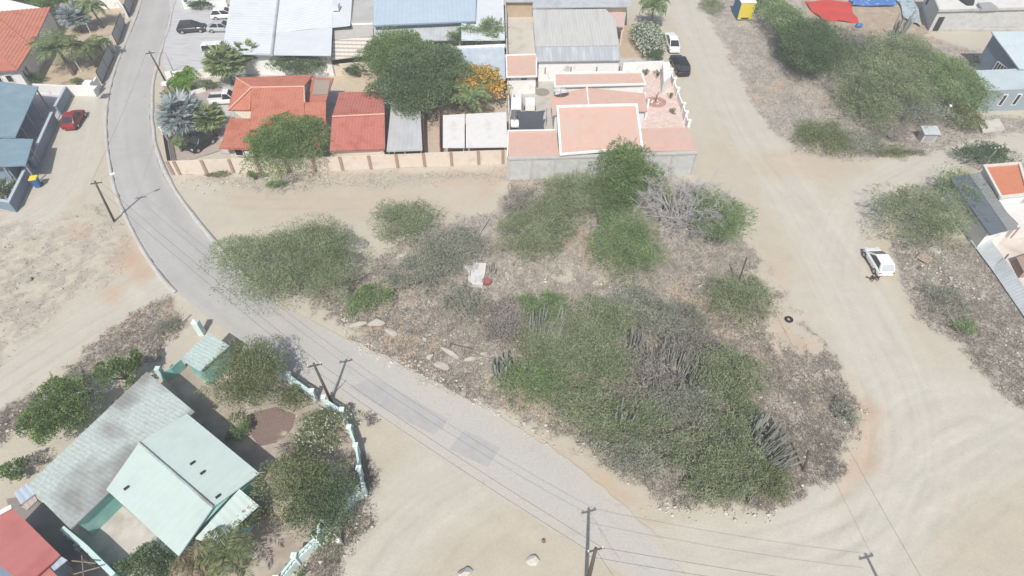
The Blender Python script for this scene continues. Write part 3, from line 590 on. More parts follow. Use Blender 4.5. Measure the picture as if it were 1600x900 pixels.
walls(h, [(520, 62, 2.6), (581, 57, 2.6), (583, 40, 3.0), (520, 44, 3.0)], cream_paint, .3)
yard_wall('tan_wall', [(520, 118), (590, 112)], 1.6, .2, cream_paint, 'tan back wall below the striped lean-to roof')
# ---- blue roofed hall
h = thing('blue_roof_hall', 'hall under a big pale blue sheet roof with a silver lean-to, top of the photo', 'hall', base_of([(660, 10)]))
roof_part(h, [[(584, 40, 4.4), (743, 33, 4.4), (744, -16, 4.9), (584, -16, None)]], blue_sheet, period=.6, amp=.025)
roof_part(h, [[(584, 66, 3.2), (721, 62, 3.2), (721, 36, 3.8), (584, 42, None)]], zinc, name='lean_to_roof', period=.5, amp=.025)
roof_part(h, [[(789, 62, 3.4), (786, -16, 3.4), (745, -16, 4.0), (721, 34, None), (721, 62, None)]], white_sheet, name='white_side_roof', period=.6, amp=.025)
walls(h, [(586, 40, 4.2), (743, 34, 4.2), (743, -14, 4.2), (586, -14, 4.2)], grey_panel, .3)
walls(h, [(724, 58, 3.3), (785, 56, 3.3), (784, -14, 3.3), (748, -14, 3.3), (728, 34, 3.3)], white_paint, .3)
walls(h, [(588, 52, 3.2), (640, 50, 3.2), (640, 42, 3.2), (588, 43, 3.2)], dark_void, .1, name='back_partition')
for q in ((590, 65, 3.1), (630, 64, 3.1), (676, 63, 3.1), (718, 61.5, 3.1)):
    a = P(*q); MB().box((a.x, a.y, 1.55), (.22, .22, 3.1)).build('column', white_paint, h)
MB().tube([P(584, 40.8, 4.42), P(743, 33.8, 4.42)], .12, 6).build('gutter', blue_grey, h)
# ---- silver shed
h = thing('silver_shed', 'low silver ribbed roof shed behind the orange flowering tree', 'shed', base_of([(745, 100)]))
roof_part(h, [[(704, 128, 2.7), (790, 124, 2.7), (788, 72, 3.0), (698, 76, None)]], mat('silver_sheet', (.46, .53, .59), .5, .08, 1.0, metal=.1, stain=(.58, .63, .67), stain_scale=.35), period=1.1, amp=.04)
walls(h, [(704, 128, 2.7), (790, 124, 2.7), (788, 72, 2.7), (698, 76, 2.7)], white_paint, .3)
edge_bars(h, [(697, 75, 3.05), (788.5, 71, 3.05), (789, 74, 3.05)], white_paint, .2, .25, 'parapet', False)
# boundary wall
yard_wall('boundary_wall', [(790, -14), (791, 60), (793, 140), (796, 215)], 2.0, .18, mat('dirty_white', (.55, .53, .5), .85, .15, 1, stain=(.3, .29, .27), stain_scale=.6), 'long dirty white boundary wall along the concrete yard and coral shed')
h = thing('brown_outhouse', 'small tan flat-roofed outhouse closing the far end of the concrete yard', 'outhouse', base_of([(812, 0)]))
MB().prism(ccw([P(792, -20, 2.5), P(832, -20, 2.5), P(832, 2, 2.5), P(792, 2, 2.5)]), -.05).build('wall', mat('tan_plaster', (.45, .35, .26), .9, .1, 1.5), h)
mb = MB(); roof_face(mb, [P(790, 3, 2.62), P(833, 3, 2.62), P(833, -22, 2.62), P(790, -22, 2.62)], period=.6, amp=.01, thick=.08); mb.build('roof', zinc, h)
# ---- grey roofed house with white front wall
h = thing('grey_roof_house', 'long house with two-tone grey sheet roof and white front wall above the coral compound', 'house', base_of([(900, 70)]))
g1 = mat('grey_sheet_pale', (.47, .47, .455), .6, .08, 1.0, stain=(.41, .41, .40), stain_scale=.4, stretch=(3, .4, 1)); g2 = mat('grey_sheet_blue', (.37, .40, .42), .6, .1, 1.0, stain=(.48, .5, .5), stain_scale=.5, stain_cut=(.5, .7), stretch=(3, .4, 1))
roof_part(h, [[(837, 73, 3.7), (967, 71, 3.7), (962, 32, 4.3), (947, 14, None), (832, 15, None)]], g1, period=.45, amp=.025)
roof_part(h, [[(840, 96, 3.1), (970, 94, 3.1), (967, 71.8, 3.66), (837, 73.8, None)]], g2, name='lower_roof', period=.45, amp=.025)
MB().prism(ccw(inset([P(840, 96, 3.0), P(970, 94, 3.0), P(962, 32, 3.0), P(832, 15, 3.0)], .2)), -.05).build('wall', white_paint, h)
roof_part(h, [[(832, 12, 4.2), (986, 10, 4.2), (986, -16, 4.4), (834, -16, None)]], zinc, name='flat_roof', period=.6, amp=.01)
walls(h, [(834, 11, 4.0), (984, 9, 4.0), (984, -15, 4.0), (836, -15, 4.0)], cream_paint, .3)
roof_part(h, [[(963, 41, 2.9), (975, 42, 2.9), (975, 17, 2.9), (948, 16, None)]], mat('pink_slab', (.55, .40, .38), .9, .1, 2), name='porch_roof', period=.6, amp=.005)
for q in ((965, 40, 2.8), (974, 41, 2.8), (974, 18, 2.8)):
    a = P(*q); MB().box((a.x - .1, a.y + .1, 1.35), (.2, .2, 2.7)).build('porch_post', cream_paint, h)
wb = inset([P(840, 96, 3.0), P(970, 94, 3.0), P(962, 32, 3.0), P(832, 15, 3.0)], .2)
for u in (.9, 4.4, 7.9, 11): 
    c_, d_, n_ = on_wall(wb[0], wb[1], u, 1.55, .02); MB().box(c_, (.12, .06, .9), (d_, n_, Vector((0, 0, 1)))).build('slit_window', dark_void, h)
yard_wall('white_wall', [(972, 112), (1034, 109)], 1.3, .2, white_paint, 'low white wall closing the far side of the pink paved courtyard')
# ---- coral compound
h = thing('coral_shed', 'small white shed with a coral flat roof in the corner of the coral compound', 'shed', base_of([(815, 105)]))
roof_part(h, [[(792, 121, 2.6), (838.5, 120, 2.6), (838, 85.5, 2.7), (791, 87, None)]], coral_roof, period=.5, amp=.006)
edge_bars(h, [(792, 121, 2.66), (838.5, 120, 2.66), (838, 85.5, 2.76), (791, 87, 2.76)], white_paint, .2, .16)
walls(h, [(792, 121, 2.5), (838.5, 120, 2.5), (838, 85.5, 2.5), (791, 87, 2.5)], white_paint, .12)
wc = inset([P(792, 121, 2.5), P(838.5, 120, 2.5), P(838, 85.5, 2.5), P(791, 87, 2.5)], .12)
for u in (.3, 1.9, 2.15, 2.4, 3.9):
    c_, d_, n_ = on_wall(wc[0], wc[1], u, 2.15, .02); MB().box(c_, (.16, .05, .28), (d_, n_, Vector((0, 0, 1)))).build('vent', dark_void, h)
h = thing('coral_house', 'white walled house with four coral roofs edged in white, above the grey block wall', 'house', base_of([(935, 200)]))
s1 = [(867, 136, 3.1), (1008, 132, 3.1), (1001, 113, 3.2), (866, 115, None)]
roof_part(h, [s1], coral_roof, name='rear_roof', period=.5, amp=.006); edge_bars(h, s1, white_paint, .24, .2); walls(h, [(q[0], q[1], 3.0) for q in s1], white_paint, .1)
g1_ = [(917, 137, 4.1), (920, 166, 4.1), (863, 180, 3.2), (860, 150, None)]; g2_ = [(920, 166, 4.1), (917, 137, 4.1), (1007, 147, 3.2), (1012, 175, None)]
roof_part(h, [[(863, 180, 3.2), (860, 150, 3.2), (917, 137, 4.0), (920, 170, None)]], coral_roof, name='gable_roof', period=.5, amp=.006)
roof_part(h, [[(1007, 146, 3.2), (1012, 174, 3.2), (920, 170, 4.0), (917, 137, None)]], coral_roof, name='gable_roof', period=.5, amp=.006)
mb = MB(); mb.tube([P(917, 137, 4.08), P(920, 169, 4.08)], .13, 6); mb.build('ridge_capping', white_paint, h)
walls(h, [(863, 180, 3.1), (1012, 174, 3.1), (1007, 146, 3.1), (860, 150, 3.1)], white_paint, .25)
s2 = [(876, 242, 3.2), (1003, 231, 3.2), (994, 164, 4.3), (871, 167, None)]
roof_part(h, [s2], coral_roof, name='main_roof', period=.5, amp=.006); edge_bars(h, s2, white_paint, .26, .2)
walls(h, [(877, 242, 3.1), (1003, 231, 3.1), (994, 164, 4.2), (871, 167, 4.2)], white_paint, .12)
s3 = [(795, 244, 3.0), (874, 242, 3.0), (869, 204, 3.0), (794, 205.5, None)]
roof_part(h, [s3], coral_roof, name='side_roof', period=.5, amp=.006); walls(h, [(795, 244, 2.95), (874, 242, 2.95), (869, 204, 2.95), (794, 205.5, 2.95)], white_paint, .1)
s4 = [(1004, 236, 3.0), (1086, 235, 3.0), (1076, 199, 3.0), (1000, 201, None)]
roof_part(h, [s4], coral_roof, name='side_roof', period=.5, amp=.006); walls(h, [(1004, 236, 2.95), (1086, 235, 2.95), (1076, 199, 2.95), (1000, 201, 2.95)], white_paint, .1)
edge_bars(h, [(793, 244, 3.05), (794, 205, 3.05), (869, 203.5, 3.05)], white_paint, .16, .12, 'parapet', False)
# carport columns facing the courtyard
for q in ((1002, 176, 0), (1008, 186, 0)):
    a = P(*q); MB().box((a.x, a.y, 1.4), (.25, .25, 2.8)).build('column', white_paint, h)
fa, fb, fc = P(795, 246, 2.8), P(877, 244, 2.8), P(1087, 237, 2.8)
o = thing('block_wall', 'tall grey block wall with pilasters facing the vacant lot below the coral roofs', 'wall', (fa.x, fa.y, 0))
gw = [Vector((fa.x - .1, fa.y - .25, 0)), Vector((fb.x, fb.y - .25, 0)), Vector((fc.x + .1, fc.y - .25, 0))]
mb = MB(); wall_strip(mb, gw, 2.75, .22); mb.build('wall_panel', raw_block, o)
mb = MB(); wall_strip(mb, gw, 2.95, .42, 2.753); mb.build('coping', mat('ledge_concrete', (.44, .43, .41), .9, .12, 2), o)
L_ = (gw[2] - gw[0]).length
for k in range(9):
    t_ = k / 8 * L_; d1 = (gw[1] - gw[0]).length; q = gw[0] + (gw[1] - gw[0]).normalized() * t_ if t_ < d1 else gw[1] + (gw[2] - gw[1]).normalized() * (t_ - d1)
    MB().box(q + Vector((0, -.15, 1.32)), (.28, .16, 2.72)).build('pilaster', concrete, o)
yard_wall('white_kerb_wall', [(794, 272), (834, 271)], .35, .2, white_paint, 'short low white kerb at the foot of the grey block wall')
# courtyard street wall
o = thing('street_fence', 'white courtyard wall with white posts along the dirt street', 'fence', tuple(P(1050, 125)))
cw = [P(1047, 122), P(1057, 152), (P(1066, 176)), P(1074, 203)]
mb = MB(); wall_strip(mb, cw, .9, .16); mb.build('wall_panel', white_paint, o)
for q in (cw[0], (cw[0] + cw[1]) / 2, cw[1], cw[2], (cw[2] + cw[3]) / 2, cw[3]):
    MB().box(q + Vector((0, 0, .65)), (.3, .3, 1.35)).box(q + Vector((0, 0, 1.38)), (.42, .42, .1)).build('post', white_paint, o)
o = thing('gate_wall', 'thick white meter wall with a dark slot behind the parked black car', 'wall', tuple(P(1042, 125)))
MB().prism(ccw([P(1036, 97, 1.9), P(1046, 96, 1.9), P(1049, 118, 1.9), P(1037, 128, 1.9)]), -.05).build('wall_panel', white_paint, o)
a = P(1043, 117, 1.2); MB().box((a.x, a.y - .1, 1.3), (.9, .5, .22)).build('meter_slot', dark_void, o)
# ---- red tiled house complex
h = thing('red_tile_house', 'rambling house with orange red tile roofs on several levels behind the cream wall', 'house', base_of([(450, 180)]))
roof_part(h, [[(369, 121.5, 3.2), (489, 117, 3.2), (475, 135, 4.6), (393, 136.5, None)], [(356, 172, 3.2), (369, 121.5, 3.2), (393, 136.5, 4.5)], [(391, 172, 3.2), (356, 172, 3.2), (393, 136.5, 4.5)]], tile_orange, period=.36, amp=.03, row=.42, drop=.03)
ft_ = px_poly([(391, 203, 3.0), (476, 201, 3.0), (393, 136.5, 4.6), (475, 135, None), (476, 160, None), (509.5, 158, None), (509, 200, None)])
mb = MB(); roof_face(mb, [ft_[0], ft_[1], ft_[3], ft_[2]], period=.36, amp=.03, row=.42, drop=.03); roof_face(mb, [ft_[1], ft_[6], ft_[5], ft_[4]], period=.36, amp=.03, row=.42, drop=.03); mb.build('roof', tile_orange, h)
roof_part(h, [[(476, 160, 3.3), (509.5, 158, 3.3), (521, 122, 3.3), (489, 121, None)]], tile_orange, name='side_roof', period=.36, amp=.03, row=.42)
roof_part(h, [[(488, 147.5, 3.42), (512, 147, 3.42), (516, 125, 3.42), (492, 125, None)]], mat('brown_felt', (.33, .27, .22), .9, .08, 2), name='flat_panel', period=.6, amp=.004, thick=.06)
roof_part(h, [[(342, 231.5, 2.5), (470, 233, 2.5), (470, 206, 2.8), (391, 206, None), (391, 185, None), (359, 185, None)][:0] or [(342, 231.5, 2.5), (391, 232.5, 2.5), (391, 185, 3.0), (359, 185, None)], [(391.3, 232.5, 2.5), (500, 232, 2.5), (500, 207, 2.8), (391.3, 207, None)]], tile_orange, name='lower_roof', period=.36, amp=.04, row=.42)
walls(h, [(356, 172, 3.1), (391, 200, 3.0), (509, 199, 3.0), (509, 158, 3.1), (489, 118, 3.1), (369, 122, 3.1)], cream_paint, .35)
mb = MB(); pr = [P(489, 118, 3.1), P(475, 135, 4.5), P(476, 200, 2.9)]; pr = [q - Vector((.35, 0, .1)) for q in pr]; mb.add(pr + [q - Vector((.2, 0, 0)) for q in pr], [(0, 1, 2), (5, 4, 3), (0, 3, 4, 1), (1, 4, 5, 2), (2, 5, 3, 0)]); mb.build('gable', cream_paint, h)
walls(h, [(346, 229, 2.4), (391, 231, 2.4), (391, 187, 2.4), (361, 187, 2.4)], cream_paint, .5); walls(h, [(391, 230, 2.4), (496, 230, 2.4), (496, 207, 2.4), (391, 207, 2.4)], cream_paint, .4)
mb = MB()
for a_, b_ in (((393, 136.5, 4.58), (475, 135, 4.68)), ((369, 121.5, 3.28), (393, 136.5, 4.58)), ((356, 172, 3.28), (393, 136.5, 4.58)), ((475, 135, 4.68), (476, 160, 4.1))): mb.tube([P(*a_), P(*b_)], .1, 6)
mb.build('ridge_tiles', mat('pale_mortar', (.58, .36, .28), .9, .1, 3), h)
we = inset([P(346, 229, 2.5), P(398, 231, 2.5), P(392, 187, 2.8), P(361, 187, 2.8)], .5)
window(h, we[0], we[1], 1.2, 1.4, 1.0, .9, white_paint, glass); 
MB().box(on_wall(we[0], we[1], 2.6, 1.6, .25)[0], (.9, .4, .6)).build('air_conditioner', white_paint, h)
h = thing('red_gable_outbuilding', 'outbuilding under a dusky red gabled tile roof beside the red tile house', 'outbuilding', base_of([(560, 190)]))
roof_part(h, [[(519, 182, 4.3), (601, 178, 4.3), (607, 148, None), (600, 143, 3.1), (530, 144, None)][:0] or [(519, 182, 4.3), (601, 178, 4.3), (600, 143, 3.2), (530, 144, None)], [(515, 236, 2.7), (601.5, 233, 2.7), (601, 178, 4.3), (519, 182, None)]], tile_red, period=.36, amp=.04, row=.42, drop=.035)
walls(h, [(516, 235, 2.7), (601.5, 233, 2.7), (600, 143, 3.0), (530, 144, 3.0)], cream_paint, .35)
mb = MB(); q0, q1, q2 = P(601, 232, 2.6) - Vector((.3, 0, .1)), P(600.5, 178, 4.2) - Vector((.3, 0, .15)), P(600, 144, 3.1) - Vector((.3, 0, .1)); pr = [q0, q1, q2, Vector((q2.x, q2.y, 2)), Vector((q0.x, q0.y, 2))]
mb.add(pr + [q - Vector((.2, 0, 0)) for q in pr], [(0, 1, 2, 3, 4), (9, 8, 7, 6, 5)] + [(i, 5 + i, 5 + (i + 1) % 5, (i + 1) % 5) for i in range(5)]); mb.build('gable', cream_paint, h)
mb = MB(); mb.tube([P(519, 182, 4.38), P(601, 178, 4.38)], .1, 6); mb.build('ridge_tiles', MATS['pale_mortar'], h)
h = thing('grey_carport', 'grey sheet-roofed carport beside the dusky red gabled outbuilding', 'carport', base_of([(632, 200)]))
roof_part(h, [[(604, 236, 2.6), (660, 234, 2.6), (657, 174, 2.9), (611, 163, None)]], mat('grey_carport_sheet', (.45, .46, .465), .55, .06, 1.2, stain=(.39, .40, .405), stain_scale=.4), period=.5, amp=.025)
for q in ((607, 233, 2.5), (657, 231, 2.5), (654, 178, 2.8), (613, 168, 2.8), (632, 232, 2.5)):
    a = P(*q); MB().box((a.x, a.y, q[2] / 2), (.14, .14, q[2])).build('post', steel, h)
for (px, lab) in (([(692, 230, 2.6), (726, 230, 2.6), (726, 178, 2.7), (692, 180, None)], 'narrow white flat roof shelter below the palm, next to the brown fence'), ([(728, 230, 2.6), (793, 229, 2.6), (791, 175, 2.7), (728, 178, None)], 'wide white flat roof shelter between the palm and the coral compound')):
    h = thing('white_shelter', lab, 'shelter', base_of([q[:2] for q in px]), 'white shelters behind the cream wall'); roof_part(h, [px], white_roof, period=.6, amp=.006)
    for q in px[:3]:
        a = P(q[0], q[1], 2.5); c = P((px[0][0] + px[2][0]) / 2, (px[0][1] + px[2][1]) / 2, 2.5); a = a + (c - a) * .12; MB().box((a.x, a.y, 1.24), (.16, .16, 2.5)).build('post', steel, h)
yard_wall('brown_fence', [(664, 248), (663, 190)], 1.9, .1, brown_paint, 'dark brown fence beside the grey carport roof', 'fence')
yard_wall('brown_fence', [(689, 247), (688, 190)], 1.9, .1, mat('rust_brown', (.36, .2, .17), .85, .1, 2), 'rust brown fence beside the narrow white shelter', 'fence')
# ---- long cream wall with brown pilasters
cwp = [(269, 272), (345, 269), (415, 267), (527, 265), (640, 260), (793, 254)]
o = thing('perimeter_wall', 'long cream perimeter wall with brown pilasters bordering the vacant lot', 'wall', tuple(P(269, 272)))
pts = [P(*q) for q in cwp]; mb = MB(); wall_strip(mb, pts, 1.75, .2); mb.build('wall_panel', cream_paint, o)
for x in (272, 282, 324, 366, 408, 451, 494, 536, 580, 622, 664, 706, 748, 786):
    k = max(i for i in range(len(cwp) - 1) if cwp[i][0] <= x); a_, b_ = cwp[k], cwp[k + 1]; t = (x - a_[0]) / (b_[0] - a_[0])
    q = pts[k] + (pts[k + 1] - pts[k]) * t; MB().box(q + Vector((0, -.14, .9)), (.34, .14, 1.84)).build('pilaster', brown_paint, o)
o = thing('driveway_gate', 'dark driveway gate between brown and white posts beside the silver palm', 'gate', tuple(P(268, 255)))
a_, b_ = P(270, 268), P(262, 222); d_ = (b_ - a_).normalized(); n_ = Vector((-d_.y, d_.x, 0)); L_ = (b_ - a_).length
mb = MB()
for k in range(26): mb.box(a_ + d_ * L_ * (k + .5) / 26 + Vector((0, 0, .8)), (.1, .04, 1.5), (d_, n_, Vector((0, 0, 1))))
mb.box(a_ + d_ * L_ / 2 + Vector((0, 0, .2)), (L_, .06, .08), (d_, n_, Vector((0, 0, 1)))); mb.box(a_ + d_ * L_ / 2 + Vector((0, 0, 1.4)), (L_, .06, .08), (d_, n_, Vector((0, 0, 1)))); mb.build('bars', black_metal, o)
MB().box(b_ + Vector((0, .2, 1)), (.4, .4, 2)).box(b_ + Vector((0, .2, 2.06)), (.55, .55, .1)).build('post', white_paint, o)
o = thing('meter_box', 'white meter box on a brown post where the driveway meets the road', 'meter box', tuple(P(264, 145)))
a_ = P(266, 150); MB().box(a_ + Vector((0, 0, .8)), (.5, .4, 1.6)).build('post', brown_paint, o); MB().box(a_ + Vector((0, 0, 1.78)), (.65, .55, .35)).build('box', white_paint, o)
yard_wall('garden_edge_wall', [(262, 128), (280, 122), (300, 148), (322, 142)], .5, .2, white_paint, 'low white garden edging around the bright green shrub')
yard_wall('lot_wall', [(262, 124), (330, 120), (352, 121)], 1.1, .2, white_paint, 'white wall along the lower side of the parking lot')
# ---- walls and hedge planter at the far end of the parking lot
yard_wall('lot_wall', [(285, -6), (290, 14), (356, 10)], 1.0, .25, white_paint, 'white planter wall at the far end of the parking lot')
# ---- building site on the right
h = thing('unfinished_building', 'unfinished concrete block building with white flat roofs and bare grey walls', 'building', base_of([(1530, 20)]))
rr = [(1466, 18, 3.0), (1640, 13.5, 3.0), (1640, -18, 3.0), (1452, -18, 3.0)]
walls(h, rr, raw_block, .05, drop=.02)
MB().prism(ccw(inset([P(q[0], q[1], 3.06) for q in rr], .35)), 2.983).build('roof', white_roof, h)
edge_bars(h, [(1467, 17.5, 3.12), (1640, 13, 3.12), (1640, -18, 3.12), (1453, -18, 3.12)], concrete, .22, .28)
MB().prism(ccw([P(1528, 4, 3.5), P(1548, 3, 3.5), P(1560, 12, 3.5), P(1534, 13, 3.5)]), 3.063).build('roof_hatch', grey_panel, h)
MB().prism(ccw([P(1500, -2, 3.35), P(1524, -3, 3.35), P(1522, 6, 3.35), P(1512, 6, 3.35)]), 3.064).build('roof_opening', dark_void, h)
wf = inset([P(1466, 18, 3.0), P(1640, 13.5, 3.0), P(1640, -18, 3.0), P(1452, -18, 3.0)], .05)
MB().box(on_wall(wf[0], wf[1], 1.0, 1.1, .02)[0], (.9, .08, 2.1)).build('doorway', dark_void, h)
MB().box(on_wall(wf[3], wf[0], 2.2, 1.8, .02)[0], (.08, .7, .9)).build('window_opening', dark_void, h)
MB().box(on_wall(wf[0], wf[1], 7.2, .12, .15)[0], (14, .3, .3)).build('plinth', concrete, h)
# ---- blue-grey gabled house
h = thing('blue_grey_house', 'blue grey house with a steep dark gable and pale sheet roofs behind the dense thicket', 'house', base_of([(1590, 140)]))
roof_part(h, [[(1540, 141, 3.0), (1660, 136, 3.0), (1660, 104, 3.1), (1524, 110, None)]], mat('pale_blue_sheet', (.46, .53, .56), .55, .05, 1.0, stain=(.41, .48, .51), stain_scale=.4), period=.6, amp=.012)
bg_wall = mat('blue_grey_wall', (.27, .33, .365), .75, .06, 1.5)
lw = ccw([P(1545, 142, 2.95), P(1660, 137, 2.95), P(1660, 105, 2.95), P(1532, 110, 2.95)]); MB().prism([q - Vector((0, 0, .15)) for q in lw], -.05).build('wall', bg_wall, h)
apex, low = P(1553, 52, 4.9), P(1595, 108, 3.2); gx_ = 9.0
g = [Vector((apex.x, apex.y, -.05)), Vector((low.x, low.y, -.05)), low.copy(), apex.copy()]
mb = MB(); mb.add(g + [q + Vector((gx_, -.1, 0)) for q in g], [(0, 1, 2, 3), (7, 6, 5, 4)] + [(i, 4 + i, 4 + (i + 1) % 4, (i + 1) % 4) for i in range(4)]); mb.build('gable_wall', blue_grey, h)
rf = [low + Vector((-.35, -.2, .12)), low + Vector((gx_, -.2, .12)), apex + Vector((gx_, .2, .16)), apex + Vector((-.35, .2, .16))]
mb = MB(); roof_face(mb, rf, period=.6, amp=.012); mb.build('gable_roof', MATS['pale_blue_sheet'], h)
A_, B_ = P(1545, 142, 2.95), P(1660, 137, 2.95); A_.z = B_.z = 0
for x in (1570, 1593, 1622):
    d0 = P(x, 160, 1.55); window(h, A_, B_, (d0.x - A_.x), 1.55, .55, 1.5, white_paint, dark_void)
z = Vector((0, 0, 1)); gd = (Vector((low.x, low.y, 0)) - Vector((apex.x, apex.y, 0))).normalized(); gn = Vector((-1, 0, 0)); gc = Vector((apex.x, apex.y, 0)) + gd * 3.9 + Vector((-.06, 0, 1.7))
gn = Vector((gd.y, -gd.x, 0)); gn = -gn if gn.x > 0 else gn
fr = MB()
for s_ in (-1, 1): fr.box(gc + gd * s_ * .9, (.12, .1, 1.5), (gd, gn, z)); fr.box(gc + z * s_ * .72, (1.7, .1, .12), (gd, gn, z))
for k in range(3): fr.box(gc + gd * (k - 1) * .45 + gn * .03, (.06, .06, 1.34), (gd, gn, z))
o = fr.build('window', white_paint, h); MB().box(gc, (1.66, .05, 1.32), (gd, gn, z)).build('pane', dark_void, o)
single(MB().prism(ccw([P(1529, 190, .25), P(1561, 185, .25), P(1571, 201, .25), P(1536, 206, .25)]), -.05), 'concrete_slab', mat('pale_slab', (.53, .51, .46), .9, .1, 1.5, stain=(.4, .38, .34), stain_scale=.8), 'pale concrete slab lying at the street edge below the blue grey house', 'slab')
# ---- orange and dark roofed house at the right edge
h = thing('terrace_house', 'white house with an orange roof and a dark two-tone lean-to roof at the right edge', 'house', base_of([(1570, 310)]))
s5 = [(1563, 309, 3.2), (1606, 304, 3.2), (1592, 256, 3.2), (1537, 260.5, None)]
roof_part(h, [s5], mat('orange_flat', (.52, .2, .11), .8, .1, 3, .1, 25), period=.35, amp=.015, row=.4, drop=.012); edge_bars(h, s5, mat('weathered_white', (.6, .58, .55), .8, .1, 2), .26, .25)
walls(h, [(q[0], q[1], 3.1) for q in s5], white_paint, .05)
roof_part(h, [[(1591, 357, 3.0), (1531, 269, 3.0), (1514.5, 272, 2.8), (1574, 359, None)]], mat('mid_grey_sheet', (.24, .25, .25), .6, .08, 1.2), name='upper_lean_to', period=.5, amp=.008)
roof_part(h, [[(1574, 359, 2.79), (1514.5, 272, 2.79), (1484, 277, 2.5), (1547, 367, None)]], mat('dark_grey_sheet', (.115, .14, .16), .6, .08, 1.2), name='lower_lean_to', period=.5, amp=.008)
walls(h, [(1547, 366, 2.4), (1590, 356, 2.7), (1531, 270, 2.7), (1486, 278, 2.4)], white_paint, .35)
MB().prism(ccw([P(1564, 322, 2.0), P(1640, 312, 2.0), P(1640, 345, 2.0), P(1592, 350, 2.0)]), -.05).build('terrace_block', white_roof, h)
single(MB().prism(ccw([P(1585, 345, 1.5), P(1606, 338, 1.5), P(1610, 350, 1.5), P(1592, 356, 1.5)]), -.05), 'garden_store', mat('orange_brown', (.42, .2, .13), .85, .1, 2), 'small orange brown store beside the white terrace of the house at the right edge', 'store')
single(MB().prism(ccw([P(1588, 402, .9), P(1640, 385, .9), P(1640, 420, .9), P(1600, 425, .9)]), -.05), 'brown_store', brown_paint, 'low brown store behind the pale fence at the right edge', 'store')
o = thing('sheet_fence', 'pale ribbed sheet fence sloping back beside the littered verge at the right edge', 'fence', tuple(P(1514, 374)))
lo = [(1468, 312), (1514, 373), (1550, 421), (1600, 494), (1660, 580)]; hi = [(1488, 296), (1533, 355), (1569, 403), (1618, 474), (1680, 560)]
mb = MB()
for i in range(4): roof_face(mb, [P(*lo[i], .12), P(*lo[i + 1], .12), P(*hi[i + 1], 1.1), P(*hi[i], 1.1)], period=.34, amp=.007, thick=.03)
mb.build('sheet_panel', mat('pale_panel', (.52, .565, .59), .6, .1, 1.5, stain=(.44, .47, .485), stain_scale=.7), o)
for i in range(5):
    q = P(*hi[i], .55); MB().box(q + Vector((.12, 0, -.02)), (.1, .1, 1.1)).build('post', wood, o)
# ---- teal house at the bottom
h = thing('teal_house', 'teal walled house with a pale green gabled sheet roof and side lean-to', 'house', base_of([(280, 770)]))
vent = dark_void
roof_part(h, [[(217, 692, 3.05), (333, 792, 3.05), (279, 869, 2.7), (166, 765, None)], [(292, 646, 2.7), (405, 739, 2.7), (333, 792, 3.05), (217, 692, None)]], teal_sheet, period=.6, amp=.006)
mb = MB(); mb.tube([P(217, 692, 3.11), P(333, 792, 3.11)], .1, 6); mb.build('ridge_capping', MATS['weathered_sheet'], h)
rg = ccw([P(172, 765, 2.65), P(279, 866, 2.65), P(402, 740, 2.65), P(290, 648, 2.65)]); MB().prism([q - Vector((0, 0, .25)) for q in inset(rg, .45)], -.05).build('wall', teal_paint, h)
def gable_tri(a, b, c, m, sh):
    mb = MB(); pr = [P(*a) + sh, P(*b) + sh, P(*c) + sh]; nrm = (pr[1] - pr[0]).cross(Vector((0, 0, 1))).normalized() * .15
    mb.add(pr + [q + nrm for q in pr], [(0, 1, 2), (5, 4, 3), (0, 3, 4, 1), (1, 4, 5, 2), (2, 5, 3, 0)]); return mb.build('gable', m, h)
gdir = (P(217, 692, 4.7) - P(333, 792, 4.7)).normalized() * .55
gable_tri((283, 866, 2.65), (402, 740, 2.65), (333, 792, 2.95), teal_paint, gdir + Vector((0, 0, -.1)))
gable_tri((168, 763, 2.65), (290, 648, 2.65), (217, 692, 2.95), teal_paint, -gdir + Vector((0, 0, -.1)))
roof_part(h, [[(405, 790, 2.1), (333, 856, 2.1), (305, 841, 2.5), (374, 764, None)]], teal_sheet, name='lean_to_roof', period=.5, amp=.007)
walls(h, [(403, 790, 2.05), (333, 854, 2.05), (308, 840, 2.2), (374, 766, 2.2)], teal_paint, .35)
pa_ = px_poly([(217, 692, 3.05), (333, 792, 3.05), (279, 869, 2.7), (301, 724, None), (198, 763, None)]); pb_ = px_poly([(292, 646, 2.7), (405, 739, 2.7), (333, 792, 3.05), (301, 724, None), (317, 739, None), (341, 776, None)])
for q in pb_[3:] + [pa_[4]]: MB().box(q + Vector((0, 0, .05)), (.16, .34, .1), az=-.75).build('roof_vent', black_metal, h)
for k in range(14):
    t = random.random(); MB().box(P(396 - 58 * t + random.uniform(-6, 0), 790 + 52 * t - random.uniform(1, 9), 2.22), (random.uniform(.1, .3), random.uniform(.06, .16), .08), az=random.random() * 3).build('roof_debris', MATS['earth'], h)
c1, c2 = rg[0], rg[1]
wr = inset([P(172, 765, 3.1), P(279, 866, 3.1)], 0)
mb = MB().tube([P(402, 738, 2.7), P(402, 738, 3.7)], .03, 6).tube([P(402, 738, 3.6) + Vector((-.5, 0, 0)), P(402, 738, 3.6) + Vector((.5, 0, 0))], .02, 5); mb.build('aerial', steel, h)
A2, B2 = inset([P(279, 866, 3.1), P(402, 740, 3.2), P(290, 648, 3.2), P(172, 765, 3.1)], .45)[:2]
window(h, A2, B2, 1.2, 1.6, .9, .9, white_paint, glass)
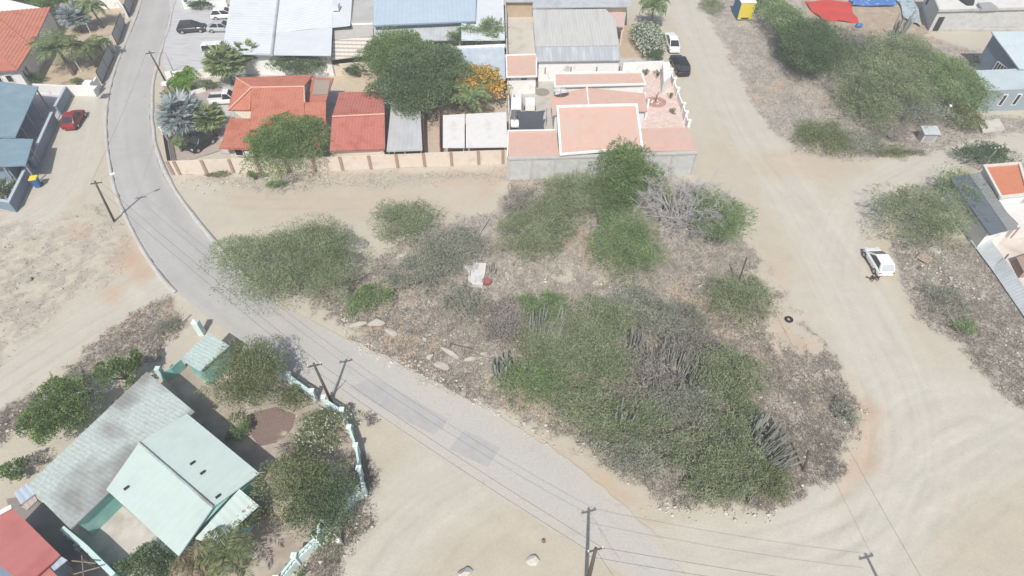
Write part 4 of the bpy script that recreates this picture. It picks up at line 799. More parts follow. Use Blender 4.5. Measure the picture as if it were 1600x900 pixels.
# long weathered shed
h = thing('long_shed', 'long low shed with a stained grey green sheet roof behind the teal house', 'shed', base_of([(170, 700)]))
roof_part(h, [[(42, 759, 2.8), (229, 581, 2.8), (304, 643, 2.6), (110, 827, None)]], old_shed, period=.3, amp=.005)
walls(h, [(42, 759, 2.5), (229, 581, 2.5), (304, 643, 2.5), (110, 827, 2.5)], teal_paint, .4)
mb = MB(); roof_face(mb, [P(22, 770, 2.7), P(42, 755, 2.7), P(56, 770, 2.7), P(32, 788, 2.7)], period=.4, amp=.015); mb.build('end_sheet', mat('pale_blue_panel', (.40, .46, .54), .6, .08, 2), h)
mb = MB(); roof_face(mb, [P(30, 790, 2.5), P(54, 772, 2.5), P(58, 782, 2.5), P(42, 797, 2.5)], period=.3, amp=.01); mb.build('end_boards', mat('pale_boards', (.42, .36, .31), .9, .12, 3), h)
# gate house
h = thing('gate_house', 'small teal gate house with a weathered sheet roof beside the road', 'gate house', base_of([(320, 560)]))
roof_part(h, [[(282, 561, 2.6), (325, 519.5, 2.6), (358.5, 540, 2.4), (312.5, 580, None)]], mat('gatehouse_sheet', (.40, .485, .46), .8, .2, 5, stain=(.33, .39, .37), stain_scale=.7), period=.3, amp=.006)
walls(h, [(282, 561, 2.4), (325, 519.5, 2.4), (358.5, 540, 2.4), (312.5, 580, 2.4)], teal_paint, .18)
mb = MB(); q = P(316, 521); mb.prism(ccw([q + Vector((-.25, -.25, 1.7)), q + Vector((.25, -.25, 1.7)), q + Vector((.25, .25, 1.7)), q + Vector((-.25, .25, 1.7))]), -.05); mb.add([q + Vector((-.3, -.3, 1.703)), q + Vector((.3, -.3, 1.703)), q + Vector((.3, .3, 1.703)), q + Vector((-.3, .3, 1.703)), q + Vector((0, 0, 2.05))], [(0, 1, 4), (1, 2, 4), (2, 3, 4), (3, 0, 4), (3, 2, 1, 0)])
single(mb, 'gate_post', mat('white_teal', (.60, .71, .69), .7, .06, 2), 'white pointed gate post at the road side of the teal gate house', 'gate post')
o = yard_wall('side_gate', [(262, 595), (276, 588), (291, 574)], 1.2, .1, teal_paint, 'low teal side gate between the long shed and the gate house', 'gate')
q = P(258, 592); MB().box(q + Vector((0, 0, .8)), (.4, .4, 1.6)).build('post', pale_teal, o)
# teal boundary fence with posts
def baluster_fence(px, label, hgt=.85, top=1.25):
    pts = [P(*q) for q in px]; o = thing('baluster_fence', label, 'fence', (pts[0].x, pts[0].y, 0), 'teal fences around the teal house')
    mb = MB(); wall_strip(mb, pts, hgt, .18); mb.build('wall_panel', MATS['white_teal'], o)
    mb = MB(); wall_strip(mb, pts, top, .16, top - .1); mb.build('top_rail', pale_teal, o)
    mb = MB()
    for a, b in zip(pts[:-1], pts[1:]):
        L = (b - a).length; n = max(2, int(L / .3))
        for k in range(n): mb.box(a + (b - a) * (k + .5) / n + Vector((0, 0, (hgt + top - .1) / 2)), (.1, .1, top - .104 - hgt))
    mb.build('balusters', MATS['white_teal'], o)
    for q in pts: MB().box(q + Vector((0, 0, .75)), (.28, .28, 1.5)).box(q + Vector((0, 0, 1.53)), (.38, .38, .1)).build('post', MATS['white_teal'], o)
    return o
baluster_fence([(392, 560), (436, 588), (458, 600), (494, 626)], 'pale teal roadside fence nearest the teal gate house')
baluster_fence([(512, 636), (540, 655), (551, 682), (561, 710), (566, 745), (572, 772)], 'pale teal fence curving round the white flowering bush')
baluster_fence([(566, 776), (548, 790), (500, 845)], 'pale teal fence half hidden behind the big garden tree')
baluster_fence([(500, 850), (468, 880), (440, 915)], 'pale teal fence with white balusters at the bottom edge of the photo')
# patio wall, washing frame
o = yard_wall('patio_wall', [(116, 838), (150, 866), (195, 910)], 1.5, .2, teal_paint, 'teal patio wall running from the long shed to the bottom edge', cap=pale_teal)
# red roofed house
h = thing('red_roof_house', 'house under a dull red sheet roof in the bottom left corner', 'house', base_of([(30, 850)]))
roof_part(h, [[(14, 788, 2.9), (94, 867, 2.9), (40, 915, 3.2), (-50, 845, None)]], red_sheet, period=.9, amp=.01)
roof_part(h, [[(76, 886, 2.7), (120, 930, 2.7), (60, 985, 2.9), (10, 930, None)]], red_sheet, name='lower_roof', period=.9, amp=.01)
walls(h, [(16, 792, 2.7), (92, 868, 2.7), (20, 940, 2.7), (-60, 850, 2.7)], blue_grey, .35)
mb = MB(); roof_face(mb, [P(75, 884, 2.62), P(95, 869, 2.62), P(105, 875, 2.62), P(84, 892, 2.62)], period=.4, amp=.01, thick=.06); mb.build('eave_sheet', MATS['pale_blue_panel'], h)
mb = MB(); mb.box(P(2, 800, 3.15), (.3, 1.2, .1), az=-.9); mb.build('skylight', white_paint, h)
# ================================================================== VEGETATION
def leaf_object(name, C, D, L, W, tint, m, parent, tip=.35):
    """one mesh of many small leaves: centres C, directions D, lengths L, widths W"""
    n = len(C)
    if n == 0: return None
    D = D / (np.linalg.norm(D, axis=1)[:, None] + 1e-9); R = rng.normal(size=(n, 3)); S = np.cross(D, R); S /= (np.linalg.norm(S, axis=1)[:, None] + 1e-9)
    L = np.broadcast_to(L, (n,))[:, None]; W = np.broadcast_to(W, (n,))[:, None]
    a = C - D * L * .5; b = C + D * L * .5
    V = np.stack([a - S * W * .35, a + D * L * .45 + S * W * .5, b, a + D * L * .45 - S * W * .5], 1)
    V[:, 0] = a
    vs = V.reshape(-1, 3); fq = np.arange(n * 4).reshape(n, 4)
    me = np_mesh(bpy.data.meshes.new(name), vs, fq); at = me.attributes.new('tint', 'FLOAT', 'FACE'); at.data.foreach_set('value', np.clip(tint, 0, 1).astype(np.float32))
    return link(name, me, m, parent)
def unit(n, zmin=-1.0):
    v = rng.normal(size=(n, 3)); v /= np.linalg.norm(v, axis=1)[:, None]; v[:, 2] = np.where(v[:, 2] < zmin, -v[:, 2], v[:, 2]); return v
PLANT_K = 1.13; FINE = .74
def plant(name, label, cat, cx, cy, rx, ry, h, kind='acacia', group=None, leaf=(.30, .085), dens=115, lobes=None, droop=0.0, sparse=.0, trunk=False, fringe=.10, flowers=None, spread=.85, base=None, wood=None, zbase=.12, up=.35):
    """crown seen as an ellipse rx, ry picture px about (cx, cy); h metres tall"""
    rx *= PLANT_K; ry *= PLANT_K
    zc = h * (.60 if trunk else .42); c = P(cx, cy, zc); dist = (c - Vector((0, 0, CH))).length; s = F / (c.y * cp - (c.z - CH) * sp)
    Rx = rx / s; el = math.atan2(CH - zc, math.hypot(c.x, c.y)); Rz = h * (.40 if trunk else .58)
    t = (ry / s) ** 2 - (Rz * math.cos(el)) ** 2; Ry = math.sqrt(max(t, (.55 * ry / s) ** 2)) / math.sin(el)
    R = np.array([Rx, Ry, Rz]); cc = np.array(c); area = math.pi * Rx * Ry
    b = P(*base) if base else Vector((c.x, c.y, 0)); o = thing(name, label, cat, (b.x, b.y, 0), group)
    K = lobes or int(max(8, min(70, area * 1.5)))
    u = unit(K, -.15); rr = rng.uniform(.4, spread + .07, K)[:, None]; lc = u * rr; lr = rng.uniform(.16, .40, K) * (1.3 if K < 12 else 1); lt = rng.normal(0, .17, K)
    leaf = (leaf[0] * FINE, leaf[1] * FINE)
    N = int(dens * area * (1 - sparse) / FINE ** 2 * 1.05); k = rng.integers(0, K, N); v = unit(N, -.35); q = lc[k] + v * (lr[k] * (.55 + .5 * rng.random(N) ** .6))[:, None]
    fill = rng.random(N) < .10; q[fill] = unit(fill.sum(), -.1) * (rng.random(fill.sum()) ** .45 * .95)[:, None]
    D = v * .8 + rng.normal(size=(N, 3)) * .55; D[:, 2] += up
    nt_w = int(area * fringe * 9) + 6; kt = rng.integers(0, K, nt_w); vt = unit(nt_w, -.1); s0 = lc[kt] + vt * (lr[kt] * .7)[:, None]; gd = vt * .75 + lc[kt] * .35 + rng.normal(size=(nt_w, 3)) * .18; gl = rng.uniform(.12, .34, nt_w)[:, None]; s1 = s0 + gd * gl * (2.2 / max(1.6, max(Rx, Ry)) + .25)
    m_ = 16; tt = np.tile(np.linspace(.25, 1.0, m_), nt_w); qa = np.repeat(s0, m_, 0) + np.repeat(s1 - s0, m_, 0) * tt[:, None] + rng.normal(size=(nt_w * m_, 3)) * .018
    q = np.concatenate([q, qa]); D = np.concatenate([D, np.repeat(gd, m_, 0) + rng.normal(size=(nt_w * m_, 3)) * .35]); k = np.concatenate([k, np.repeat(kt, m_)])
    Cn = cc + q * R
    if droop:
        r = np.linalg.norm(q[:, :2], axis=1); Cn[:, 2] -= droop * np.clip(r - .6, 0, 1) ** 1.3 * h; D[:, 2] -= droop * 1.5 * (r > .75)
    ok = Cn[:, 2] > zbase * rng.random(len(Cn)); Cn, D, k = Cn[ok], D[ok], k[ok]
    big = fbm(Cn[:, 0] / 1.4 + cx, Cn[:, 1] / 1.4 + cy, 77, 2)
    tint = .2 + .6 * big + lt[k] + rng.normal(0, .12, len(k))
    m = LEAF[kind]
    leaf_object('foliage' if not trunk else 'crown', Cn, D, leaf[0] * rng.uniform(.6, 1.35, len(k)), leaf[1] * rng.uniform(.7, 1.3, len(k)), tint, m, o)
    if flowers:
        fm, fd, fs = flowers; n2 = int(fd * area); v = unit(n2, .0); v[:, 1] -= .25; kk = rng.integers(0, K, n2); q = lc[kk] + v * (lr[kk] * 1.02)[:, None]; q *= rng.uniform(.95, 1.08, n2)[:, None]
        A = cc + q * R; A = np.repeat(A, 4, 0) + rng.normal(0, .05, (n2 * 4, 3)); A = A[A[:, 2] > .1]
        leaf_object('blossom', A, rng.normal(size=(len(A), 3)), fs, fs * .8, rng.random(len(A)), LEAF[fm], o)
    # stems: from the base out to the lobes
    mb = MB(); tr = .05 + .035 * h if trunk else .05
    nb = min(K, 9 if trunk else 7); fork = Vector((b.x + (c.x - b.x) * .5, b.y + (c.y - b.y) * .5, h * .28)) if trunk else None
    if trunk: mb.tube([Vector((b.x, b.y, -.1)), Vector((b.x, b.y, .1)), fork], [tr * 1.35, tr * 1.05, tr * .8], 8)
    for i in range(nb):
        e = Vector(cc + lc[i] * R * 1.0); a = fork if trunk else Vector((b.x + random.uniform(-.15, .15), b.y + random.uniform(-.15, .15), -.08))
        e.z = max(e.z, .3); mid = a.lerp(e, .55) + Vector((0, 0, .12 * h * (0 if trunk else 1))); mb.tube([a, mid, e], [tr * .6, tr * .4, tr * .12], 5)
    if not droop:
        for i in range(min(nt_w, 90)):
            if kt[i] >= min(K, 9 if trunk else 7): continue
            e0, e1 = Vector(cc + lc[kt[i]] * R), Vector(cc + s1[i] * R); e0.z = max(e0.z, .3)
            if e1.z > .05: mb.tube([e0, e1], [.02, .008], 4)
    mb.build('trunk' if trunk else 'stem', wood or bark, o, True); return o
# ---- vacant lot, from the road upward
LOT = 'shrubs and trees on the vacant lot'
def S(label, cx, cy, rx, ry, h, kind='acacia', name='shrub', cat='shrub', group=LOT, **k): return plant(name, label, cat, cx, cy, rx, ry, h, kind, group, **k)
S('broad feathery acacia leaning over the asphalt road', 455, 405, 116, 58, 4.2, 'acacia', 'acacia_tree', 'tree', trunk=True, base=(470, 452), droop=.25, fringe=.16, dens=150)
S('low green shrub between the road acacia and the pale rock slabs', 580, 470, 41, 26, 1.7, 'fresh', fringe=.14)
S('rounded grey green shrub at the edge of the bare sandy lot', 632, 350, 54, 35, 2.6, 'acacia', fringe=.16)
S('wide greyish shrub behind the broken concrete slab', 702, 390, 58, 36, 2.2, 'grey')
S('grey green shrub trailing left of the broken concrete slab', 655, 428, 55, 30, 1.8, 'grey')
S('small faded grey shrub directly below the broken concrete slab', 728, 474, 36, 32, 1.5, 'grey', dens=80)
S('dull grey brown shrub beside the row of upright cactus', 790, 506, 44, 40, 1.7, 'dry', dens=90)
S('twiggy grey shrub between the block wall and the long green thicket', 812, 318, 28, 26, 1.5, 'dry', dens=60, fringe=.25)
S('green thicket nearest the block wall and the bright acacia', 893, 312, 62, 38, 2.5, 'acacia')
S('green thicket below its twin, spreading over the stony clearing', 838, 362, 62, 44, 2.3, 'acacia')
S('tall bright green acacia rising in front of the coral roofs', 982, 268, 50, 40, 4.6, 'bright', 'acacia_tree', 'tree', trunk=True, base=(985, 330), fringe=.2, leaf=(.32, .1))
S('bright green acacia bough spreading beside the dead tree', 955, 305, 42, 36, 3.0, 'bright', fringe=.18)
S('large rounded green shrub below the bright acacia', 974, 382, 54, 56, 2.5, 'fresh', dens=125)
S('bushy green tree with shoots reaching over the dirt street', 1125, 340, 44, 38, 3.4, 'fresh', 'acacia_tree', 'tree', trunk=True, base=(1118, 372), fringe=.3)
S('solitary grey green shrub between the fence posts and the old tyre', 1150, 466, 58, 38, 2.0, 'acacia', dens=90, fringe=.16)
S('small pale shoot of green growing through the dead tree', 1040, 312, 15, 20, 3.0, 'fresh')
TH = [('light green shrub behind the pale cactus clump', 850, 488, 42, 30, 2.0, 'fresh'), ('soft green mound in front of the pale cactus clump', 872, 548, 70, 48, 2.4, 'acacia'),
 ('bright green shrub at the road end of the upright cactus row', 838, 600, 58, 40, 2.0, 'fresh'), ('grey green mound on the lot crest behind the slender cactus', 930, 505, 62, 42, 2.4, 'acacia'),
 ('grey twiggy mound on the crest nearest the stony clearing', 985, 482, 58, 32, 2.0, 'grey'), ('dull green shrub on the crest facing the tyre', 1050, 505, 52, 34, 1.9, 'grey'),
 ('green shrub filling the middle of the thicket', 945, 570, 60, 48, 2.6, 'acacia'), ('dense green shrub along the road verge of the thicket', 905, 640, 62, 46, 2.3, 'acacia'),
 ('grey dry shrub tangled with the broad cactus clump', 1005, 590, 52, 44, 2.2, 'dry'), ('grey brown shrub behind the broad cactus clump', 1075, 540, 48, 34, 1.9, 'dry'),
 ('rounded green shrub on the tyre side of the thicket', 1140, 590, 58, 52, 2.4, 'acacia'), ('green shrub below the short cactus stalks', 985, 665, 62, 44, 2.3, 'acacia'),
 ('grey green shrub at the heart of the lower thicket', 1065, 640, 60, 46, 2.4, 'grey'), ('fresh green shrub beside the bare grey verge', 1145, 655, 52, 44, 2.2, 'acacia'),
 ('grey shrub along the sandy verge near the lone cactus pair', 1010, 720, 56, 36, 2.0, 'grey'), ('green shrub above the small dark cactus', 1090, 715, 60, 42, 2.2, 'acacia'),
 ('green shrub next to the blue grey cactus fan', 1160, 720, 46, 38, 1.9, 'acacia'), ('low yellowish green shrub at the tip of the thicket', 1195, 755, 42, 30, 1.5, 'olive'),
 ('low green shrub at the pebbly verge of the thicket', 1115, 765, 62, 28, 1.6, 'acacia'), ('small mustard tinted shrub on the tyre side crest', 1098, 545, 22, 16, 1.1, 'olive'),
 ('pale grey brush spilling towards the sandy verge', 950, 700, 40, 30, 1.6, 'grey')]
for (lab, x, y, a, b, h_, kd) in TH: S(lab, x, y, a, b, h_, kd, dens=(85 if kd == 'dry' else 112))
S('lone dark low bush on the grey verge beside the dirt road bend', 1318, 645, 20, 20, .8, 'grey', dens=70)
S('low green bush at the foot of the cream wall', 399, 274, 13, 9, 1.1, 'fresh', group='bushes at the foot of the cream wall')
S('wider low green bush just below the cream wall', 432, 287, 15, 8, .8, 'fresh', group='bushes at the foot of the cream wall')
S('flat olive bush hugging the cream wall near the road', 340, 273, 18, 5, .6, 'olive', group='bushes at the foot of the cream wall')
S('big feathery tree overhanging the cream wall and red tile roofs', 452, 224, 64, 42, 4.8, 'bright', 'acacia_tree', 'tree', None, trunk=True, base=(452, 268), fringe=.22, droop=.4, leaf=(.34, .11), dens=120)
# dead tree: bare forking limbs
def dead_tree(px, h, label, spread=1.2, n=18, depth=4):
    b = P(*px); o = thing('dead_tree', label, 'tree', b); mb = MB(); tw = MB(); r = random.Random(5)
    def grow(p, d, L, rad, k):
        e = p + d * L; mid = p.lerp(e, .5) + Vector((r.uniform(-.1, .1), r.uniform(-.1, .1), r.uniform(-.02, .12))) * L
        (mb if k > 1 else tw).tube([p, mid, e], [rad, rad * .8, rad * .55], 5 if k > 1 else 4)
        if k <= 0: return
        for _ in range(3 if k > 1 else 7):
            nd = (d + Vector((r.gauss(0, .7), r.gauss(0, .7), r.gauss(.02, .45)))).normalized(); 
            if e.z + nd.z * L * .7 < .1: nd.z = abs(nd.z) * .3
            grow(p.lerp(e, r.uniform(.55, 1)), nd, L * r.uniform(.55, .8), rad * .6, k - 1)
    for i in range(n):
        a = 2 * math.pi * i / n + r.uniform(-.2, .2); d = Vector((math.cos(a) * spread, math.sin(a) * spread, r.uniform(.5, 1.5))).normalized(); grow(b + Vector((0, 0, -.05)), d, h * r.uniform(.42, .58), .075, depth)
    mb.build('limb', dead_bark, o); tw.build('twigs', dead_bark, o); return o
dead_tree((1062, 350), 5.8, 'leafless silvery dead tree between the bright acacia and the dirt street')
# cactus clumps
def cactus(px, n, h, label, rad=.5, lean=(0, 0), r0=.075, branch=.4):
    b = P(*px); o = thing('column_cactus', label, 'cactus', b, 'column cacti on the lots'); V = MB(); tl = []
    for i in range(n):
        a = random.uniform(0, 6.28); q = b + Vector((math.cos(a), math.sin(a), 0)) * rad * math.sqrt(random.random()); hh = h * .95 * random.uniform(.55, 1.05)
        d = Vector((lean[0] + math.cos(a) * .22, lean[1] + math.sin(a) * .22, 1)); q.z = -.05
        k0 = len(V.f); V.tube([q, q + d * hh * .5 + Vector((0, 0, 0)), q + Vector((d.x * .75, d.y * .75, d.z)) * hh], [r0 * .8, r0, r0 * .55], 6); tl += [random.gauss(.5, .2)] * (len(V.f) - k0)
        if random.random() < branch:
            s_ = q + d * hh * random.uniform(.25, .5); e = Vector((random.gauss(0, .35), random.gauss(0, .35), 1)).normalized() * hh * .45
            k0 = len(V.f); V.tube([s_, s_ + Vector((e.x * .8, e.y * .8, e.z * .3)), s_ + e], [r0 * .7, r0 * .8, r0 * .45], 6); tl += [random.gauss(.55, .2)] * (len(V.f) - k0)
    me = V.mesh('stems'); at = me.attributes.new('tint', 'FLOAT', 'FACE'); at.data.foreach_set('value', np.clip(np.array(tl), 0, 1).astype(np.float32)); link('stems', me, LEAF['cactus'], o); return o
cactus((850, 530), 60, 3.2, 'large fan shaped pale grey cactus clump with tall curved stems', 1.4, (.28, .15), .06)
cactus((783, 582), 24, 2.2, 'short row of thick upright dark green cactus columns near the road', .6, (0, 0), .10)
cactus((988, 550), 18, 3.2, 'slender forked cactus standing on the crest of the thicket', .35, (.1, .1), .075)
cactus((930, 530), 12, 2.3, 'small curved pale cactus between the two biggest clumps', .6, (.3, .05), .06)
cactus((1050, 592), 120, 2.5, 'broad tangled cactus clump in the middle of the thicket', 2.7, (-.05, .05), .065)
cactus((972, 668), 18, 2.9, 'group of short pale stalks below the broad cactus clump', .5, (0, 0), .085)
cactus((1180, 692), 42, 2.7, 'dark leaning cactus clump beside the bare grey verge', .9, (.25, .1), .085)
cactus((1203, 722), 60, 2.1, 'blue grey cactus fan with stems sprawling towards the short fence stake', 1.0, (.75, -.1), .055)
cactus((1140, 702), 20, 2.2, 'pale starburst cactus lying over the green shrubs', .5, (-.3, .0), .055)
cactus((1168, 780), 16, 1.6, 'small dark cactus near the tip of the thicket', .35, (-.2, .1), .08)
cactus((770, 425), 9, 1.2, 'thin grey cactus stems beside the broken concrete slab', .4, (.15, .2), .045)
cactus((1398, 62), 22, 4.2, 'tall dark cactus clump standing behind the northern thicket', .9, (.25, .15), .11)
# ---- north block thicket
NB = 'trees and shrubs of the northern block'
def T(label, cx, cy, rx, ry, h, kind='acacia', **k):
    rx *= .93; ry *= .93
    return plant('thicket_tree' if k.get('trunk') else 'shrub', label, 'tree' if k.get('trunk') else 'shrub', cx, cy, rx, ry, h, kind, NB, **k)
T('pale green acacia beside the yellow and blue kiosk', 1226, 36, 36, 34, 3.8, 'fresh', trunk=True, leaf=(.36, .12), dens=85)
T('dense dark green tree below the red tarpaulin', 1272, 76, 58, 44, 4.5, 'dark', trunk=True, leaf=(.36, .12), dens=100)
T('dark green spur of shrub beside the dense dark tree', 1250, 90, 32, 26, 2.2, 'dark', leaf=(.34, .11))
T('bare grey dead shrub between the dark tree and the cactus', 1348, 78, 26, 34, 2.2, 'dry', sparse=.3, fringe=.25)
T('olive green tree in front of the tall dark cactus', 1412, 92, 62, 36, 4.2, 'acacia', trunk=True, leaf=(.36, .11), dens=85)
T('big spreading acacia in the middle of the northern thicket', 1385, 128, 66, 42, 4.2, 'acacia', trunk=True, leaf=(.36, .11), dens=90)
T('acacia leaning against the blue grey house', 1490, 128, 48, 42, 4.0, 'fresh', trunk=True, leaf=(.36, .11), dens=90)
T('grey green shrub in the lower middle of the northern thicket', 1425, 168, 50, 30, 2.8, 'grey', leaf=(.34, .1), dens=85)
T('green shrub at the dirt street side of the northern thicket', 1350, 165, 46, 36, 2.8, 'acacia', leaf=(.34, .1), dens=85)
T('yellowish shrub between the lamp post and the blue grey house', 1500, 182, 28, 24, 2.2, 'olive', leaf=(.34, .1), dens=85)
T('grey twiggy shrub left of the concrete cabinet', 1392, 208, 34, 16, 1.4, 'dry', dens=70)
T('low olive shrub where the two dirt streets meet', 1290, 214, 48, 28, 1.3, 'olive', dens=75)
T('low faded shrub along the bend of the dirt street', 1345, 222, 42, 20, 1.0, 'grey', dens=75)
T('yellow green scrub strip beside the side street', 1395, 236, 46, 9, .6, 'olive', dens=70)
T('small green shrub at the top of the dirt street', 1112, 8, 22, 12, 1.5, 'acacia', dens=80)
T('green shrub hidden behind the yellow and blue kiosk', 1195, 6, 30, 14, 2.2, 'fresh', leaf=(.36, .12))
T('tiny dark green bush at the gable of the blue grey house', 1527, 99, 8, 8, 1.3, 'dark')
# ---- east side
ES = 'shrubs beside the terrace house'
plant('acacia_tree', 'wind swept acacia leaning over the pale panel fence', 'tree', 1440, 338, 66, 40, 3.6, 'acacia', ES, trunk=True, base=(1470, 360), fringe=.3, droop=.3, dens=95)
plant('shrub', 'green shrub spilling over the dark lean-to roof', 'shrub', 1505, 310, 34, 40, 3.3, 'fresh', ES, fringe=.25, dens=70)
plant('shrub', 'dark green shrub beside the thin leaning street pole', 'shrub', 1538, 246, 42, 20, 2.0, 'dark', ES, fringe=.2, dens=85)
plant('shrub', 'small green shrub on the littered verge of the bend', 'shrub', 1505, 508, 19, 13, .8, 'fresh', ES, dens=80)
plant('shrub', 'low grey brush on the littered verge below the pallet', 'shrub', 1478, 470, 40, 24, .7, 'grey', ES, dens=45)
# ---- gardens at the top
GT = 'garden trees behind the houses'
def G(label, cx, cy, rx, ry, h, kind, **k): return plant('garden_tree' if k.get('trunk') else 'garden_bush', label, 'tree' if k.get('trunk') else 'bush', cx, cy, rx, ry, h, kind, GT, **k)
G('rounded mid green tree crown nearest the striped lean-to', 617, 88, 48, 36, 5.5, 'bright', trunk=True, leaf=(.30, .14), dens=130)
G('dense dark glossy tree crown beside the orange flowering tree', 662, 128, 66, 50, 5.5, 'glossy', trunk=True, leaf=(.34, .2), dens=120, lobes=42)
G('flame tree covered in orange blossom', 743, 133, 45, 29, 3.8, 'flame', trunk=True, leaf=(.3, .12), dens=90, flowers=('flower_orange', 32, .22))
G('ragged green bush growing along the silver shed roof', 736, 63, 38, 13, 5.0, 'fresh', leaf=(.34, .09), fringe=.3, trunk=True)
G('taller tuft of green branches in front of the white side roof', 767, 50, 20, 15, 5.6, 'fresh', leaf=(.36, .09), fringe=.35, dens=80, trunk=True)
G('dark shrub row under the eave of the white warehouse', 466, 105, 46, 15, 3.3, 'glossy', leaf=(.34, .14))
G('dark round bush in front of the tan back wall', 555, 110, 20, 11, 1.5, 'dark', leaf=(.3, .14))
G('vivid lime green shrub beside the driveway entrance', 289, 127, 19, 18, 1.9, 'lime', leaf=(.3, .16))
G('low dark hedge strip right of the lime green shrub', 318, 134, 22, 7, .9, 'glossy')
G('white flowering oleander beside the parked white car', 1012, 60, 25, 22, 2.3, 'glossy', flowers=('flower_white', 26, .16), leaf=(.3, .1))
G('dark green lower bush under the white oleander', 1018, 84, 17, 12, 1.4, 'dark')
G('round clipped bush row on the planter wall at the parking lot end', 312, 11, 22, 6, 1.3, 'dark', leaf=(.3, .15))
G('bright leafy tree behind the orange hipped roof', 82, 6, 34, 14, 3.5, 'bright', leaf=(.4, .2), trunk=True)
G('dark leafy tree touching the top left corner of the photo', 35, 2, 34, 10, 3.2, 'glossy', leaf=(.4, .2), trunk=True)
G('dark shrub at the eave of the orange hipped roof', 48, 125, 18, 9, 1.3, 'glossy')
G('leafy shrub in the corner behind the porch house wall', 4, 298, 16, 18, 1.4, 'glossy', leaf=(.3, .15))
G('small dry shrub at the corner of the cream garden wall', 118, 128, 12, 6, .9, 'olive')
# ---- garden of the teal house
TG = 'garden plants around the teal house'
def B(label, cx, cy, rx, ry, h, kind, **k): return plant('garden_tree' if k.get('trunk') else 'garden_bush', label, 'tree' if k.get('trunk') else 'bush', cx, cy, rx, ry, h, kind, TG, **k)
B('bright green tree beside the long shed, larger of a pair', 104, 636, 54, 47, 3.4, 'leafy', trunk=True, leaf=(.24, .13), dens=190, lobes=30, fringe=.03)
B('bright green tree between the long shed and the gate house track', 188, 580, 30, 31, 3.4, 'leafy', trunk=True, leaf=(.24, .13), dens=190, fringe=.03)
B('small bright bush at the far end of the long shed', 22, 736, 30, 18, 1.4, 'bright', leaf=(.26, .13))
B('dry grey bush touching the far end of the long shed', 62, 718, 20, 12, 1.0, 'dry', dens=60)
B('large grey green tree beside the teal gate house', 388, 592, 58, 56, 4.0, 'olive', trunk=True, leaf=(.24, .09), dens=190, fringe=.16)
B('small vivid green bush against the teal house', 373, 671, 19, 21, 1.4, 'bright', leaf=(.24, .1), dens=150)
B('yellowish green bush between the roadside fence and gravel bed', 462, 622, 26, 22, 1.8, 'olive', leaf=(.24, .1), dens=140)
B('olive bush speckled with white flowers behind the curved fence', 512, 670, 43, 37, 2.1, 'olive', leaf=(.22, .09), dens=170, flowers=('flower_white', 11, .13))
B('grey brushy bush between the flowering bush and the big garden tree', 470, 700, 28, 16, 1.1, 'dry', dens=90, leaf=(.22, .07))
B('big olive green garden tree inside the curved teal fence', 470, 758, 60, 54, 3.8, 'olive', trunk=True, leaf=(.22, .09), dens=200, lobes=50)
B('dark green tree under the white street lamp', 508, 798, 56, 58, 3.4, 'glossy', leaf=(.22, .09), dens=170, trunk=True)
B('dense dark rounded bush beside the patio at the bottom edge', 238, 884, 44, 33, 2.0, 'glossy', leaf=(.22, .12), dens=260, fringe=.03)
B('grey low bush under the gable of the teal house', 292, 880, 18, 14, .9, 'dry', leaf=(.2, .07))
B('dull pink brush along the outside of the curved fence', 575, 660, 10, 12, .8, 'dry', dens=70)
B('bright green tuft at the bottom edge beside the teal fence', 470, 897, 12, 8, .8, 'bright', leaf=(.2, .08))
S('spiny grey cushion plant near the wedge of dry grass', 262, 508, 24, 18, .7, 'grey', group=None, name='cushion_plant', cat='plant', dens=120, leaf=(.2, .05))
# ---- palms
def feather_palm(px, h, n, fl, label, kind='palm', group='palms in the gardens', lean=(0, 0), tr=.14, wd=.30, droop=1.0, trunkm=None):
    b = P(*px); o = thing('palm_tree', label, 'palm', b, group); top = b + Vector((lean[0], lean[1], h))
    MB().tube([b + Vector((0, 0, -.1)), b + Vector((lean[0] * .4, lean[1] * .4, h * .5)), top], [tr * 1.4, tr, tr * .9], 9).build('trunk', trunkm or bark, o, True)
    Cs, Ds, Ls, Ti = [], [], [], []; st = MB()
    for i in range(n):
        a = 2.4 * i; e0 = random.uniform(.15, 1.15); L = fl * random.uniform(.8, 1.1); d = Vector((math.cos(a), math.sin(a), 0)); pts = []; p = top.copy(); ang = e0
        for k in range(9):
            pts.append(p.copy()); p = p + (d * math.cos(ang) + Vector((0, 0, math.sin(ang)))) * L / 8; ang -= droop * .19 * (1 + .15 * k)
        st.tube(pts, [.035, .032, .03, .026, .022, .018, .014, .01, .006], 4); sd_ = Vector((-d.y, d.x, 0)); ft = random.gauss(.5, .18)
        for k in range(2, 28):
            t = k / 28 * 8; q = pts[int(t)].lerp(pts[min(int(t) + 1, 8)], t - int(t)); fw = (pts[min(int(t) + 1, 8)] - pts[int(t)]).normalized()
            for s in (-1, 1):
                ll = wd * 2 * math.sin(math.pi * (.12 + .85 * k / 28)) ** .7; dd = (sd_ * s * .85 + fw * .55 + Vector((0, 0, random.uniform(-.35, .1)))).normalized(); Cs.append(q + dd * ll / 2); Ds.append(dd); Ls.append(ll); Ti.append(ft + random.gauss(0, .12))
    leaf_object('fronds', np.array([tuple(c) for c in Cs]), np.array([tuple(c) for c in Ds]), np.array(Ls), .095, np.array(Ti), LEAF[kind], o); st.build('frond_ribs', LEAF[kind], o); return o
